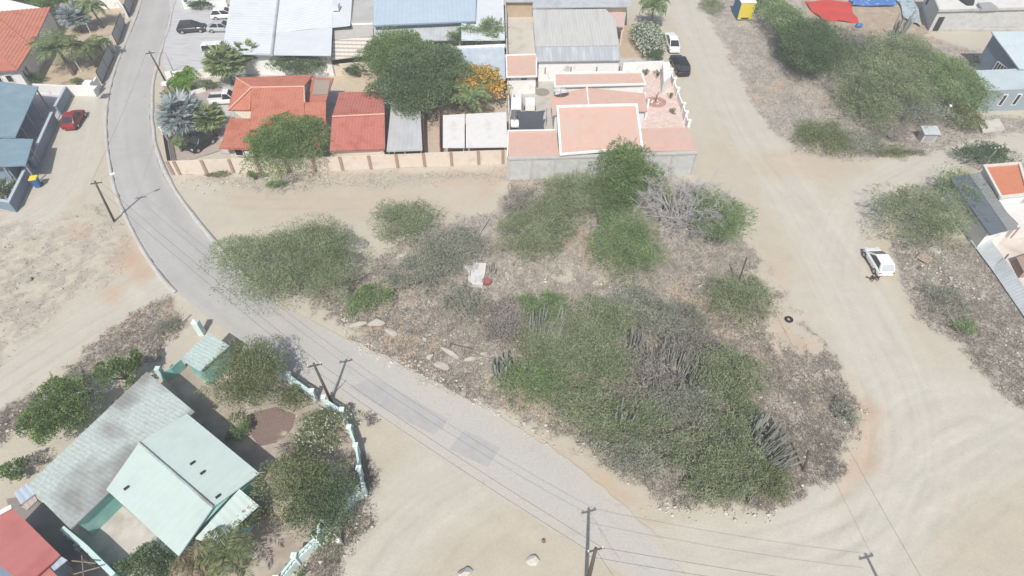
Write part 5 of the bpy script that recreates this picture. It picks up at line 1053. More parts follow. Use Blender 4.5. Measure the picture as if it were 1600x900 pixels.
def fan_palm(px, h, n, fr, label, kind='palm', group='palms in the gardens', tr=.16, pet=.9):
    b = P(*px); o = thing('palm_tree', label, 'palm', b, group); top = b + Vector((0, 0, h)); MB().tube([b + Vector((0, 0, -.1)), b + Vector((.05, 0, h * .5)), top], [tr * 1.3, tr, tr], 9).build('trunk', bark, o, True)
    Cs, Ds, Ls, Ti = [], [], [], []; st = MB()
    for i in range(n):
        a = 2.4 * i; el = math.asin(min(1, .02 + .95 * ((i + .5) / n))) * 1.15 - .35; d = Vector((math.cos(a) * math.cos(el), math.sin(a) * math.cos(el), math.sin(el))); pl = pet * random.uniform(.8, 1.15); c = top + d * pl
        st.tube([top, c], [.03, .018], 4); n_ = d.cross(Vector((0, 0, 1))); n_ = n_.normalized() if n_.length > .05 else Vector((1, 0, 0)); up_ = n_.cross(d); ft = random.gauss(.5, .2)
        for k in range(15):
            ang = (k / 14 - .5) * 3.9; dd = (d * math.cos(ang) + n_ * math.sin(ang) + up_ * -.12).normalized(); ll = fr * (.75 + .25 * math.cos(ang)) * random.uniform(.9, 1.05); Cs.append(c + dd * ll / 2); Ds.append(dd); Ls.append(ll); Ti.append(ft + random.gauss(0, .1))
    leaf_object('fronds', np.array([tuple(c) for c in Cs]), np.array([tuple(c) for c in Ds]), np.array(Ls), .19 * fr / .9, np.array(Ti), LEAF[kind], o); st.build('frond_stalks', LEAF[kind], o); return o
feather_palm((116, 117), 3.0, 46, 3.6, 'tallest green palm with a thick leaning trunk beside the orange hipped roof', 'palm', lean=(-1.5, 1.6), tr=.22, wd=.5, droop=.6)
fan_palm((128, 50), 2.3, 34, 1.7, 'blue silver fan palm in the sandy garden behind the street gates', 'silver')
feather_palm((162, 44), 3.0, 30, 2.9, 'green palm between the silver palm and the upper street gate', 'palm', lean=(-.6, .3))
feather_palm((150, 105), 2.6, 30, 2.7, 'drooping palm just inside the nearest street gate', 'olive', lean=(-.5, .4))
feather_palm((168, 92), 2.2, 24, 2.2, 'small palm pressed against the white wall stub', 'palm', lean=(-.4, .3))
fan_palm((298, 212), 2.6, 44, 1.65, 'big silver fan palm above the dark driveway gate', 'silver', pet=1.75)
fan_palm((338, 212), 2.4, 44, 1.15, 'round green fan palm beside the black car', 'palm', pet=1.1)
fan_palm((364, 132), 3.0, 46, 1.5, 'tall green fan palm at the corner of the red tile house', 'palm', pet=1.5)
fan_palm((395, 114), 2.8, 26, 1.1, 'darker fan palm half hidden behind the tall one', 'olive', pet=1.1)
feather_palm((738, 191), 3.4, 18, 3.2, 'star shaped palm in front of the orange flowering tree', 'fresh', wd=.42, droop=.8)
feather_palm((1016, 44), 3.4, 44, 3.0, 'coconut palm with yellowing fronds behind the oleander', 'palm', wd=.34)
feather_palm((378, 900), 2.6, 18, 2.6, 'yellowish green palm with dry fronds below the teal lean-to roof', 'olive', lean=(-.3, .4), wd=.3, droop=.8)
feather_palm((325, 905), 2.0, 15, 2.1, 'shorter dry palm at the bottom edge near the teal gable', 'straw', lean=(-.2, .3), wd=.24)
feather_palm((285, 236), 1.2, 12, 1.2, 'low dark palm growing behind the dark driveway gate', 'palm')
feather_palm((262, 152), .5, 9, .9, 'small spiky palm at the meter box', 'olive')
feather_palm((398, 815), 1.2, 10, 1.3, 'dark palm tucked between the lean-to roof and the big garden tree', 'olive')
# ================================================================== VEHICLES
def loft(mb, stations):
    """stations: list of rings with equal point counts"""
    n = len(stations[0]); vs = [v for r in stations for v in r]; fs = []
    for i in range(len(stations) - 1):
        for k in range(n): fs.append((i * n + k, i * n + (k + 1) % n, (i + 1) * n + (k + 1) % n, (i + 1) * n + k))
    fs += [tuple(range(n - 1, -1, -1)), tuple((len(stations) - 1) * n + k for k in range(n))]
    return mb.add(vs, fs)
def bevel(o, w_=.05, seg=2):
    b = o.modifiers.new('bevel', 'BEVEL'); b.width = w_; b.segments = seg; b.limit_method = 'ANGLE'; b.angle_limit = math.radians(25); return o
def vehicle(px0, px1, width, height, pm, label, cat='car', kind='sedan', name='parked_car', roofm=None, z_mid=.6, rear=None):
    """px0 = nose, px1 = tail of the body seen in the picture"""
    a, b = P(*px0, z_mid), P(*px1, z_mid); c = (a + b) / 2; f = Vector((a.x - b.x, a.y - b.y, 0)); Ln = f.length; f.normalize(); s = Vector((-f.y, f.x, 0)); o = thing(name, label, cat, (c.x, c.y, 0))
    c = Vector((c.x, c.y, 0)); W = width; H = height
    def X(u, v, z): return c + f * u + s * v + Vector((0, 0, z))
    bz = {'sedan': .60, 'suv': .56, 'hatch': .58, 'van': .52, 'pickup': .52}[kind] * H; gz = .17 * H
    ends = [(-.5, .40, .62), (-.485, .455, .86), (-.40, .492, 1.0), (-.15, .5, 1.0), (.15, .5, 1.0), (.30, .495, .96), (.42, .475, .87), (.485, .43, .74), (.5, .36, .58)]
    rings = []
    for (u, w_, t) in ends:
        zt = gz + (bz - gz) * t
        if kind == 'pickup' and u < -.05: zt = bz
        w2 = w_ * W; rings.append([X(u * Ln, -w2 * .93, gz), X(u * Ln, -w2, gz + .35 * (zt - gz)), X(u * Ln, -w2 * .97, gz + .8 * (zt - gz)), X(u * Ln, -w2 * .88, zt), X(u * Ln, w2 * .88, zt), X(u * Ln, w2 * .97, gz + .8 * (zt - gz)), X(u * Ln, w2, gz + .35 * (zt - gz)), X(u * Ln, w2 * .93, gz)])
    mb = MB(); loft(mb, rings)
    # cabin
    cb = {'sedan': (-.40, -.22, .06, .27), 'suv': (-.485, -.43, .06, .27), 'hatch': (-.475, -.36, .02, .31), 'van': (-.49, -.46, .20, .36), 'pickup': (-.06, -.02, .13, .30)}[kind]
    b0, r0, r1, b1 = (k * Ln for k in cb); wb, wr = .445 * W, .365 * W; zb = bz - .02
    cab = [X(b0, -wb, zb), X(b1, -wb, zb), X(b1, wb, zb), X(b0, wb, zb), X(r0, -wr, H), X(r1, -wr, H), X(r1, wr, H), X(r0, wr, H)]
    mb.add(cab, [(0, 1, 5, 4), (1, 2, 6, 5), (2, 3, 7, 6), (3, 0, 4, 7), (4, 5, 6, 7), (3, 2, 1, 0)])
    body = bevel(mb.build('body', pm, o, True), .09, 3)
    if kind == 'pickup':
        m2 = MB(); m2.box(X(-.275 * Ln, 0, bz + .012), (.40 * Ln, W * .80, .02), (f, s, Vector((0, 0, 1)))); m2.build('load_bed', dark_void, o)
        m2 = MB()
        for q, sz in ((X(-.275 * Ln, .42 * W, bz + .16), (.43 * Ln, .06, .32)), (X(-.275 * Ln, -.42 * W, bz + .16), (.43 * Ln, .06, .32)), (X(-.49 * Ln, 0, bz + .16), (.05, .78 * W, .32))): m2.box(q, sz, (f, s, Vector((0, 0, 1))))
        m2.build('bed_side', pm, o)
    if roofm:
        MB().box(X((r0 + r1) / 2, 0, H + .012), ((r1 - r0) * .94, wr * 1.86, .03), (f, s, Vector((0, 0, 1)))).build('roof_panel', roofm, o)
    def pane(nm, A, B, C, D, i=.10, gm=glass):
        m_ = (A + B + C + D) / 4; q = [m_ + (k - m_) * (1 - i) for k in (A, B, C, D)]; n = (B - A).cross(D - A).normalized()
        if n.dot(m_ - (c + Vector((0, 0, .7)))) < 0: n = -n
        MB().add([k + n * .012 for k in q] + [k - n * .01 for k in q], [(0, 1, 2, 3), (7, 6, 5, 4)] + [(j, 4 + j, 4 + (j + 1) % 4, (j + 1) % 4) for j in range(4)]).build(nm, gm, o)
    pane('windscreen', cab[1], cab[2], cab[6], cab[5]); pane('rear_window', cab[3], cab[0], cab[4], cab[7], .14, rear or glass)
    for k in (0, 1):
        A, B, C, D = (cab[0], cab[1], cab[5], cab[4]) if k == 0 else (cab[3], cab[2], cab[6], cab[7]); n_ = 1 if kind == 'pickup' or rear else 2; cut = .5
        for j in range(n_):
            t0, t1 = (0, 1) if n_ == 1 else ((0, cut), (cut, 1))[j]; pane('side_window', A.lerp(B, t0), A.lerp(B, t1), D.lerp(C, t1), D.lerp(C, t0), .26 if rear else .12)
    R = .205 * H if kind != 'sedan' else .22 * H; R = min(R, .36)
    for u in (-.31, .32):
        for v in (-1, 1):
            q = X(u * Ln, v * (W * .5 - .09), R); tw = MB().disc(q, R, .22, 18, s).build('wheel', rubber, o); MB().disc(q + s * v * .105, R * .62, .03, 14, s).build('rim', alloy, tw)
    for v in (-1, 1):
        MB().box(X(.478 * Ln, v * W * .33, gz + .62 * (bz - gz)), (.12, .30, .15), (f, s, Vector((0, 0, 1)))).build('headlight', lamp_clear, o)
        MB().box(X(-.487 * Ln, v * W * .36, gz + .66 * (bz - gz)), (.07, .24, .18), (f, s, Vector((0, 0, 1)))).build('tail_light', lamp_red, o)
        MB().box(X(b1 - .12 * Ln, v * (W * .5 + .05), bz + .06), (.12, .16, .11), (f, s, Vector((0, 0, 1)))).build('wing_mirror', pm, o)
    MB().box(X(.497 * Ln, 0, gz + .10), (.05, W * .7, .14), (f, s, Vector((0, 0, 1)))).build('bumper', black_metal, o)
    return o
pw, pb, ps, pr = paint('white', (.75, .76, .76)), paint('black', (.018, .02, .024), .2), paint('silver', (.42, .44, .46)), paint('red', (.25, .02, .03), .3)
vehicle((123, 172), (105, 199), 1.75, 1.45, pr, 'dark red car parked on the sandy forecourt beside the blue grey yard wall', kind='sedan')
vehicle((322, 41), (277, 44), 1.85, 1.5, paint('charcoal', (.04, .045, .05), .25), 'charcoal wagon nearest the road in the parking lot', kind='hatch')
vehicle((370, 42), (324, 42), 1.75, 1.42, ps, 'silver car between the charcoal wagon and the warehouse', kind='sedan')
vehicle((374, 20), (329, 23), 1.7, 1.45, pw, 'white hatchback at the far end of the parking lot', kind='hatch')
vehicle((362, 77), (317, 80), 1.75, 1.75, pw, 'white boxy van parked nearest the tall fan palm', 'van', 'van', 'parked_van')
vehicle((378, 152), (327, 155), 1.75, 1.6, pw, 'white pickup truck with a dark load bed beside the red tile house', 'pickup', 'pickup', 'pickup_truck')
vehicle((294, 233), (330, 211), 1.8, 1.5, pb, 'black car under the palms in the driveway of the red tile house', kind='sedan')
vehicle((1046, 51), (1055, 79), 1.72, 1.45, pw, 'white sedan parked beside the oleander on the dirt street', kind='sedan')
vehicle((1055, 86), (1070, 115), 1.85, 1.6, pb, 'black car parked behind the white sedan beside the white meter wall', kind='suv')
vehicle((1361, 387), (1386, 428), 1.68, 1.42, pw, 'white hatchback standing alone at the side of the wide dirt road', kind='hatch', rear=mat('glass_reflection_grey', (.42, .45, .47), .15, .05, 3))  # rear pane's pale grey stands in for the reflection on its glass
vehicle((806, 198), (807, 157), 1.8, 1.95, pw, 'white delivery van beside the dark shade sail in the coral compound', 'van', 'van', 'parked_van')
# small white box trailer
a = P(828, 172); o = thing('box_trailer', 'small white box trailer behind the dark shade sail', 'trailer', a)
bevel(MB().box(a + Vector((0, 0, .85)), (1.25, 1.7, .95)).build('body', white_paint, o), .05)
for v in (-1, 1): MB().disc(a + Vector((v * .66, 0, .28)), .28, .16, 14, (1, 0, 0)).build('wheel', rubber, o)
MB().tube([a + Vector((0, .8, .42)), a + Vector((0, 1.6, .4))], .04, 6).build('drawbar', black_metal, o)
# shade sail
co = [P(806, 173, 2.5), P(852, 172, 2.5), P(851, 203, 2.2), P(809, 205, 2.2)]; o = thing('shade_sail', 'dark grey shade sail stretched on posts in the coral compound', 'shade sail', (co[0].x, co[3].y, 0))
n = 10; vs = []
for j in range(n + 1):
    for i in range(n + 1):
        u, v = i / n, j / n; pin = lambda t: .10 * math.sin(math.pi * t); uu = .5 + (u - .5) * (1 - pin(v) * 1.4); vv = .5 + (v - .5) * (1 - pin(u) * 1.4)
        q = co[0].lerp(co[1], uu).lerp(co[3].lerp(co[2], uu), vv); vs.append(q - Vector((0, 0, .22 * math.sin(math.pi * u) * math.sin(math.pi * v))))
k = (n + 1) ** 2; fs = [(j * (n + 1) + i, j * (n + 1) + i + 1, (j + 1) * (n + 1) + i + 1, (j + 1) * (n + 1) + i) for j in range(n) for i in range(n)]
mb = MB(); mb.add(vs + [v - Vector((0, 0, .012)) for v in vs], fs + [tuple(i + k for i in f[::-1]) for f in fs]); mb.build('sail_cloth', mat('sail_cloth', (.075, .08, .095), .85, .08, 3), o, True)
for q in co: d = (q - sum(co, Vector()) / 4); d.z = 0; d.normalize(); MB().tube([Vector((q.x, q.y, -.05)) + d * .25, q + d * .25 + Vector((0, 0, .15))], .05, 7).build('post', steel, o)
# satellite dish on the gable roof
a = P(876, 150, 3.55); o = thing('satellite_dish', 'round pale satellite dish on the coral gable roof', 'satellite dish', a)
n_ = Vector((.05, .22, .95)).normalized(); t1 = n_.cross(Vector((0, 0, 1))).normalized(); t2 = n_.cross(t1); cc_ = a + Vector((0, 0, .75)); mb = MB(); rg_ = []
for r_, d_ in ((.05, -.22), (.4, -.19), (.7, -.1), (.95, .02), (.98, .0), (.7, -.13), (.4, -.22), (.05, -.25)): rg_.append([cc_ + n_ * d_ + (t1 * math.cos(2 * math.pi * k / 20) + t2 * math.sin(2 * math.pi * k / 20)) * r_ for k in range(20)])
loft(mb, rg_); mb.build('reflector', mat('dish_white', (.62, .62, .6), .5, .05, 3), o, True)
MB().tube([a + Vector((0, 0, -.1)), cc_ - n_ * .24], .06, 7).build('mast', steel, o); MB().tube([cc_ - t2 * .9, cc_ + n_ * .8], .025, 5).build('feed_arm', steel, o)
single(MB().disc(P(847, 144, .02), 1.0, .04, 22), 'ground_oval', mat('olive_oval', (.25, .24, .19), .95, .2, 3), 'dull flat oval patch on the yard below the coral shed', 'mat')  # thin dull olive disc laid flat on the yard
# round planter with a bare sapling
a = P(1024, 161); o = thing('round_planter', 'round ringed flower bed with a bare sapling in the pink courtyard', 'planter', a)
mb = MB(); rg_ = [[a + Vector((math.cos(2 * math.pi * k / 24) * r_, math.sin(2 * math.pi * k / 24) * r_, z_)) for k in range(24)] for r_, z_ in ((1.65, -.05), (1.65, .2), (1.38, .2), (1.38, -.05))]; loft(mb, rg_[:4]); mb.build('rim', mat('pink_rim', (.62, .47, .43), .9, .1, 3), o)
MB().disc(a + Vector((0, 0, .06)), 1.37, .1, 22).build('soil_bed', mat('bed_soil', (.40, .24, .21), .95, .25, 4), o)
mb = MB(); mb.tube([a, a + Vector((.05, 0, .8)), a + Vector((.12, .05, 1.5))], [.06, .05, .03], 6)
for k in range(7): q = a + Vector((.05, 0, .6 + .12 * k)); mb.tube([q, q + Vector((random.uniform(-.4, .4), random.uniform(-.3, .3), .35))], [.03, .012], 5)
mb.build('sapling', bark, o)
for k in range(9): t = random.uniform(0, 6.28); a2 = a + Vector((math.cos(t) * .5, math.sin(t) * .4, .12)); MB().rock(a2, (.12, .1, .09), k).build('white_stone', white_paint, o)
# little plants round the courtyard
for i, (x, y, lab) in enumerate(((1048, 154, 'dry potted bush by the street fence of the pink courtyard'), (1052, 178, 'low potted shrub against the lower street fence of the pink courtyard'), (1010, 117, 'dark potted shrub at the far end of the pink courtyard, nearest the coral roof'), (1026, 119, 'dark potted shrub at the far end of the pink courtyard, nearest the meter wall'))):
    plant('courtyard_plant', lab, 'plant', x, y - 3, 5, 5, .7, 'olive' if i < 2 else 'dark', 'plants in the pink courtyard', leaf=(.2, .08), dens=140)
# ================================================================== STREET FURNITURE AND LITTER
a = P(61, 291); o = thing('wheeled_bin', 'blue wheeled bin with a yellow lid beside the blue grey yard wall', 'bin', a); azb = .25
mb = MB(); X_ = Vector((math.cos(azb), math.sin(azb), 0)); Y_ = Vector((-X_.y, X_.x, 0)); rings = [[a + X_ * i * w_ + Y_ * j * w_ * 1.1 + Vector((0, 0, z_)) for i, j in ((-1, -1), (1, -1), (1, 1), (-1, 1))] for w_, z_ in ((.27, .06), (.36, 1.1))]; loft(mb, rings); bevel(mb.build('body', mat('bin_blue', (.03, .12, .33), .5, .05, 3), o), .03)
bevel(MB().box(a + Vector((0, 0, 1.17)), (.80, .88, .12), az=azb).build('lid', mat('bin_yellow', (.72, .58, .05), .5, .05, 3), o), .04)
for v in (-1, 1): MB().disc(a + X_ * v * .3 + Y_ * .33 + Vector((0, 0, .12)), .12, .07, 12, X_).build('wheel', rubber, o)
MB().tube([a + X_ * -.3 + Y_ * .46 + Vector((0, 0, 1.05)), a + X_ * .3 + Y_ * .46 + Vector((0, 0, 1.05))], .025, 6).build('handle', black_metal, o)
# yellow and blue kiosk
kx = [P(1151, 32, 0), P(1174, 32, 0)]; o = thing('kiosk', 'yellow fronted blue sided kiosk with a white roof standing on the dry lot', 'kiosk', (kx[0] + kx[1]) / 2)
w_ = (kx[1] - kx[0]).length; c_ = (kx[0] + kx[1]) / 2 + Vector((0, 1.6, 0)); Hk = 2.7
bevel(MB().box(c_ + Vector((0, 0, Hk / 2)), (w_, 3.2, Hk)).build('shell', mat('kiosk_blue', (.04, .17, .28), .6, .08, 2), o), .03)
MB().box(c_ + Vector((0, -1.62, Hk / 2 + .05)), (w_ - .1, .05, Hk - .25)).build('front_panel', mat('kiosk_yellow', (.62, .50, .05), .6, .08, 2), o)
MB().box(c_ + Vector((0, -1.655, .35)), (w_ * .5, .04, .22)).build('vent_slot', dark_void, o); MB().box(c_ + Vector((0, 0, Hk + .06)), (w_ + .1, 3.4, .12)).build('roof', white_paint, o)
# tarpaulins at the building site
def tarp(px, label, m, seed):
    pts = [P(*q) for q in px]; n = 14; vs = []; r = np.random.default_rng(seed); ph = r.uniform(0, 6, 4)
    for j in range(n + 1):
        for i in range(n + 1):
            u, v = i / n, j / n; q = pts[0].lerp(pts[1], u).lerp(pts[3].lerp(pts[2], u), v); e = .10 * math.sin(9 * u + ph[0]) + .08 * math.sin(12 * v + ph[1]); vs.append(Vector((q.x + .2 * math.sin(7 * v + ph[2]), q.y + .2 * math.sin(6 * u + ph[3]), .22 + e + r.uniform(-.03, .03))))
    k = (n + 1) ** 2; fs = [(j * (n + 1) + i, j * (n + 1) + i + 1, (j + 1) * (n + 1) + i + 1, (j + 1) * (n + 1) + i) for j in range(n) for i in range(n)]
    mb = MB(); mb.add(vs + [v - Vector((0, 0, .015)) for v in vs], fs + [tuple(i + k for i in f[::-1]) for f in fs]); return single(mb, 'tarpaulin', m, label, 'tarpaulin', None, True)
tarp([(1284, 34), (1339, 36), (1327, 2), (1255, 3)], 'large red tarpaulin spread on the ground of the building site', mat('red_tarp', (.52, .055, .04), .5, .06, 2), 1)
tarp([(1331, 12), (1398, 11), (1402, 1), (1328, 2)], 'creased blue tarpaulin beside the large red one', mat('blue_tarp', (.06, .16, .42), .5, .1, 2, stain=(.4, .45, .5), stain_scale=2.5, stain_cut=(.58, .66)), 2)
tarp([(1412, 30), (1440, 44), (1424, -10), (1396, -8)], 'pale blue sheet heaped along the unfinished building', mat('pale_tarp', (.38, .46, .50), .6, .12, 2, stain=(.14, .17, .18), stain_scale=1.6, stain_cut=(.55, .7)), 3)
a = P(1341, 43); o = thing('plastic_drum', 'small blue plastic drum lying at the corner of the red tarpaulin', 'drum', a)
MB().tube([a + Vector((-.45, 0, .32)), a + Vector((-.38, 0, .32)), a + Vector((.38, 0, .32)), a + Vector((.45, 0, .32))], [.24, .32, .32, .24], 16).build('body', mat('drum_blue', (.03, .16, .42), .4, .05, 3), o, True); MB().disc(a + Vector((.47, 0, .32)), .12, .05, 12, (1, 0, 0)).build('cap', black_metal, o)
# concrete cabinet
a = P(1449, 222); o = thing('meter_cabinet', 'small concrete cabinet with a sloping lid at the edge of the side street', 'cabinet', a); b_ = a + Vector((0, .5, 0))
MB().box(b_ + Vector((0, 0, .55)), (1.7, 1.0, 1.2)).build('body', concrete, o); mb = MB(); roof_face(mb, [b_ + Vector((-1.0, -.7, 1.2)), b_ + Vector((1.0, -.7, 1.2)), b_ + Vector((1.0, .7, 1.5)), b_ + Vector((-1.0, .7, 1.5))], period=.4, amp=.01, thick=.1); mb.build('lid', mat('lid_grey', (.42, .45, .47), .8, .08, 2), o)
MB().box(b_ + Vector((0, -.52, .6)), (1.1, .05, .8)).build('door', grey_panel, o)
# tyre, pallet, rubble, slabs
a = P(1233, 499, .1); rg_ = []
mb = MB(); M_, N_ = 20, 8
vs = [a + Vector((math.cos(2 * math.pi * i / M_) * (.27 + .10 * math.cos(2 * math.pi * j / N_)), math.sin(2 * math.pi * i / M_) * (.27 + .10 * math.cos(2 * math.pi * j / N_)), .10 * math.sin(2 * math.pi * j / N_))) for i in range(M_) for j in range(N_)]
mb.add(vs, [(i * N_ + j, ((i + 1) % M_) * N_ + j, ((i + 1) % M_) * N_ + (j + 1) % N_, i * N_ + (j + 1) % N_) for i in range(M_) for j in range(N_)]); single(mb, 'old_tyre', rubber, 'old black tyre lying flat on the bare sandy patch', 'tyre', None, True)
a = P(1443, 405); o = thing('wooden_pallet', 'broken wooden pallet lying on the littered verge', 'pallet', a)
for k in range(5): MB().box(a + Vector((0, 0, .2)) + Vector((math.cos(.7), math.sin(.7), 0)) * (k - 2) * .24, (.17, 1.15, .03), az=.7).build('slat', mat('pallet_wood', (.42, .34, .27), .9, .2, 3), o)
for k in (-1, 0, 1): MB().box(a + Vector((-math.sin(.7), math.cos(.7), 0)) * k * .5 + Vector((0, 0, .1)), (1.15, .1, .14), az=.7).build('bearer', wood, o)
def slab(px, label, sz, az, tilt=.12, m=rock_mat, name='rock_slab', cat='rock', seed=0, grp=None):
    a = P(*px); return single(MB().rock(a + Vector((0, 0, sz[2] * .25)), sz, seed, az), name, m, label, cat, grp)
RS = 'rocks lying on the vacant lot'
slab((558, 507), 'long thin limestone slab left of the larger pale rock by the road', (1.05, .35, .2), .1, seed=1, grp=RS)
slab((588, 505), 'largest pale limestone rock beside the road verge', (.85, .55, .35), .15, seed=2, grp=RS)
slab((611, 518), 'wedge shaped limestone slab right of the largest pale rock', (.9, .4, .25), -.7, seed=3, grp=RS)
slab((664, 531), 'small pale boulder between the road rocks and the fallen post', (.38, .34, .26), .4, seed=4, grp=RS)
slab((672, 557), 'round pale boulder nearest the asphalt edge', (.4, .38, .3), .9, seed=5, grp=RS)
slab((704, 551), 'long narrow grey slab lying beside the fallen post', (1.1, .32, .2), -.55, seed=6, grp=RS)
slab((688, 571), 'flat grey slab half buried near the asphalt edge', (.9, .45, .14), -.4, seed=7, grp=RS)
slab((735, 562), 'broken pale rock between the narrow slab and the upright cactus row', (.6, .3, .22), .2, seed=8, grp=RS)
slab((756, 554), 'pale knobbly rock touching the upright cactus row', (.4, .3, .3), .2, seed=9, grp=RS)
slab((632, 398), 'bleached rock in the clearing left of the broken concrete slab', (.6, .35, .2), .3, seed=10, grp=RS)
slab((44, 439), 'single brown boulder beside the footpath on the stubble field', (.42, .4, .35), .3, seed=11, grp=RS)
slab((1462, 392), 'heap of bleached rubble behind the wooden pallet', (.75, .6, .3), .8, seed=12, m=mat('bleached_rubble', (.50, .47, .42), .95, .2, 5, .5, 12), name='rubble_heap', cat='rubble')
slab((1437, 420), 'dark stone beside the wooden pallet', (.28, .22, .2), .1, seed=13, m=bark, name='stone')
slab((834, 876), 'pale broken rock slab lying on the sand at the bottom of the photo', (.62, .4, .22), -.1, seed=14, m=MATS['bleached_rubble'], name='rock_slab')
slab((727, 896), 'pale block cut by the bottom edge of the photo', (.6, .4, .35), .1, seed=15, m=MATS['bleached_rubble'], name='rock_slab')
slab((849, 846), 'small dark stone above the pale broken rock slab', (.18, .14, .16), .1, seed=16, m=bark, name='stone')
slab((291, 497), 'dark edged rock at the corner of the dry grass wedge', (.5, .2, .2), .9, seed=17, name='rock_slab')
single(MB().prism(ccw([P(720, 414, .35), P(736, 415, .35), P(742, 410, .35), P(760, 411, .35), P(758, 425, .35), P(754, 446, .35), P(733, 444, .35), P(736, 424, .35)]), -.05).box(P(733, 433, .38), (.14, 2.0, .16), az=.05), 'broken_slab', mat('white_slab', (.58, .57, .55), .9, .12, 2, .3, 15, stain=(.36, .35, .33), stain_scale=1.2, stain_cut=(.55, .7)), 'broken white concrete slab among the grey shrubs of the vacant lot', 'slab')
a = P(761, 443); mb = MB(); loft(mb, [[a + Vector((math.cos(2 * math.pi * k / 16) * r_, math.sin(2 * math.pi * k / 16) * r_ * .8, z_)) for k in range(16)] for r_, z_ in ((.36, 0), (.48, .42), (.44, .42), (.34, .06))]); single(mb, 'plastic_tub', mat('faded_red', (.32, .12, .12), .7, .15, 3), 'faded red plastic tub beside the broken white concrete slab', 'tub')
single(MB().tube([P(704, 537, .25), P(738, 545, .1)], .05, 6).tube([P(704, 537, .25), P(703, 543, .0)], .04, 5), 'fallen_post', pole_wood, 'thin dark fallen post above the narrow grey slab', 'post')
single(MB().tube([P(737, 385, .1), P(766, 337, .5)], [.08, .03], 6).tube([P(752, 360, .3), P(745, 340, .7)], [.04, .015], 5), 'fallen_branch', dead_bark, 'bleached fallen branch in the clearing behind the wide greyish shrub', 'branch')
# fence stakes
def stake(b, t, h, label, r=.06, m=None, name='fence_stake'):
    B_, T_ = P(*b), P(*t, h); return single(MB().tube([B_ - Vector((0, 0, .1)), B_.lerp(T_, .5), T_], [r * 1.1, r, r * .9], 7), name, m or pole_wood, label, 'stake')
stake((1151, 449), (1167, 402), 4.3, 'slender wire pole rising behind the solitary grey green shrub', .07, name='wire_pole')
stake((1256, 736), (1264, 704), 2.7, 'dark leaning fence stake on the grey verge near the dirt road bend', .1)
# ================================================================== POLES AND WIRES
POLES = {}
def utility_pole(key, b, t, h, label, r=.11, arm=True, m=None, group='utility poles', armdir=(1, .25)):
    B_, T_ = P(*b), P(*t, h); o = thing('utility_pole', label, 'pole', B_, group); MB().tube([B_ - Vector((0, 0, .2)), B_.lerp(T_, .5), T_], [r * 1.15, r, r * .8], 9).build('pole', m or pole_wood, o, True)
    ad = Vector((armdir[0], armdir[1], 0)).normalized()
    if arm:
        MB().box(T_ - Vector((0, 0, .25)), (1.1, .09, .1), (ad, Vector((-ad.y, ad.x, 0)), Vector((0, 0, 1)))).build('crossarm', pole_wood, o)
        for k in (-.45, 0, .45): MB().disc(T_ - Vector((0, 0, .25)) + ad * k + Vector((0, 0, .13)), .05, .16, 8).build('insulator', lamp_clear, o)
    POLES[key] = (T_ - Vector((0, 0, .12)), ad); return o
utility_pole('A', (262, 133), (233, 80), 5.2, 'utility pole rising over the road beside the parking lot wall')
utility_pole('A2', (271, 111), (257, 80), 3.4, 'thinner pole beside the parking lot wall, joined by a wire to its taller neighbour', .05, False, steel)
o = utility_pole('B', (178, 345), (148, 283), 5.4, 'utility pole on the stony corner of the road bend with a small street lamp')
T_ = POLES['B'][0]; MB().tube([T_ + Vector((0, 0, -.3)), T_ + Vector((.5, .5, .1)), T_ + Vector((1.1, 1.0, .15))], .03, 6).build('lamp_arm', steel, o); MB().box(T_ + Vector((1.25, 1.12, .13)), (.5, .2, .12), az=.75).build('lamp_head', white_paint, o)
utility_pole('C', (518, 628), (490, 568), 5.6, 'utility pole standing at the pale teal roadside fence')
stake((514, 624), (526, 597), 1.8, 'thin grey stay post at the foot of the fence side utility pole', .035, steel, 'stay_post')
utility_pole('D', (916, 919), (931, 857), 6.4, 'tallest utility pole, rising from the asphalt at the bottom edge', .13)
utility_pole('E', (1404, 968), (1450, 936), 5.5, 'utility pole just below the bottom edge on the wide dirt road', .11)
utility_pole('F', (1470, 194), (1485, 166), 3.6, 'grey street lamp post beside the northern thicket', .05, False, steel)
MB().disc(POLES['F'][0] + Vector((0, 0, .2)), .16, .14, 12).build('lamp_head', white_paint, bpy.data.objects[[k.name for k in bpy.data.objects if k.get('label', '').startswith('grey street lamp post')][0]])
utility_pole('G', (1530, 264), (1562, 229), 4.6, 'thin greenish pole leaning beside the orange roof at the right edge', .05, True, mat('green_steel', (.36, .42, .34), .6, .1, 2))
# white street lamp by the garden
b_, t_ = P(537, 851), P(501, 811, 3.0); o = thing('street_lamp', 'white street lamp leaning over the dark green tree by the teal fence', 'street lamp', b_)
MB().tube([b_ - Vector((0, 0, .1)), t_], [.07, .05], 8).build('pole', mat('lamp_white', (.66, .67, .68), .5, .04, 3), o, True); q = P(498, 826, 2.9); MB().tube([t_, t_.lerp(q, .5) + Vector((0, 0, .1)), q], .035, 6).build('lamp_arm', MATS['lamp_white'], o)
bevel(MB().box(q, (.22, .55, .14), az=.2).build('lamp_head', MATS['lamp_white'], o), .04); q = b_.lerp(t_, .22); bevel(MB().box(q + Vector((0, -.1, 0)), (.3, .22, .42)).build('meter_box', white_paint, o), .03)
# garden stakes in the palm garden
for b, t, lab in (((143, 55), (134, 35), 'white plant stake left of its twin, beside the silver fan palm'), ((161, 57), (154, 41), 'white plant stake right of its twin, behind the upper gates'), ((128, 113), (114, 91), 'white plant stake beside the thick leaning palm trunk')): stake(b, t, 1.9, lab, .04, white_paint, 'plant_stake')
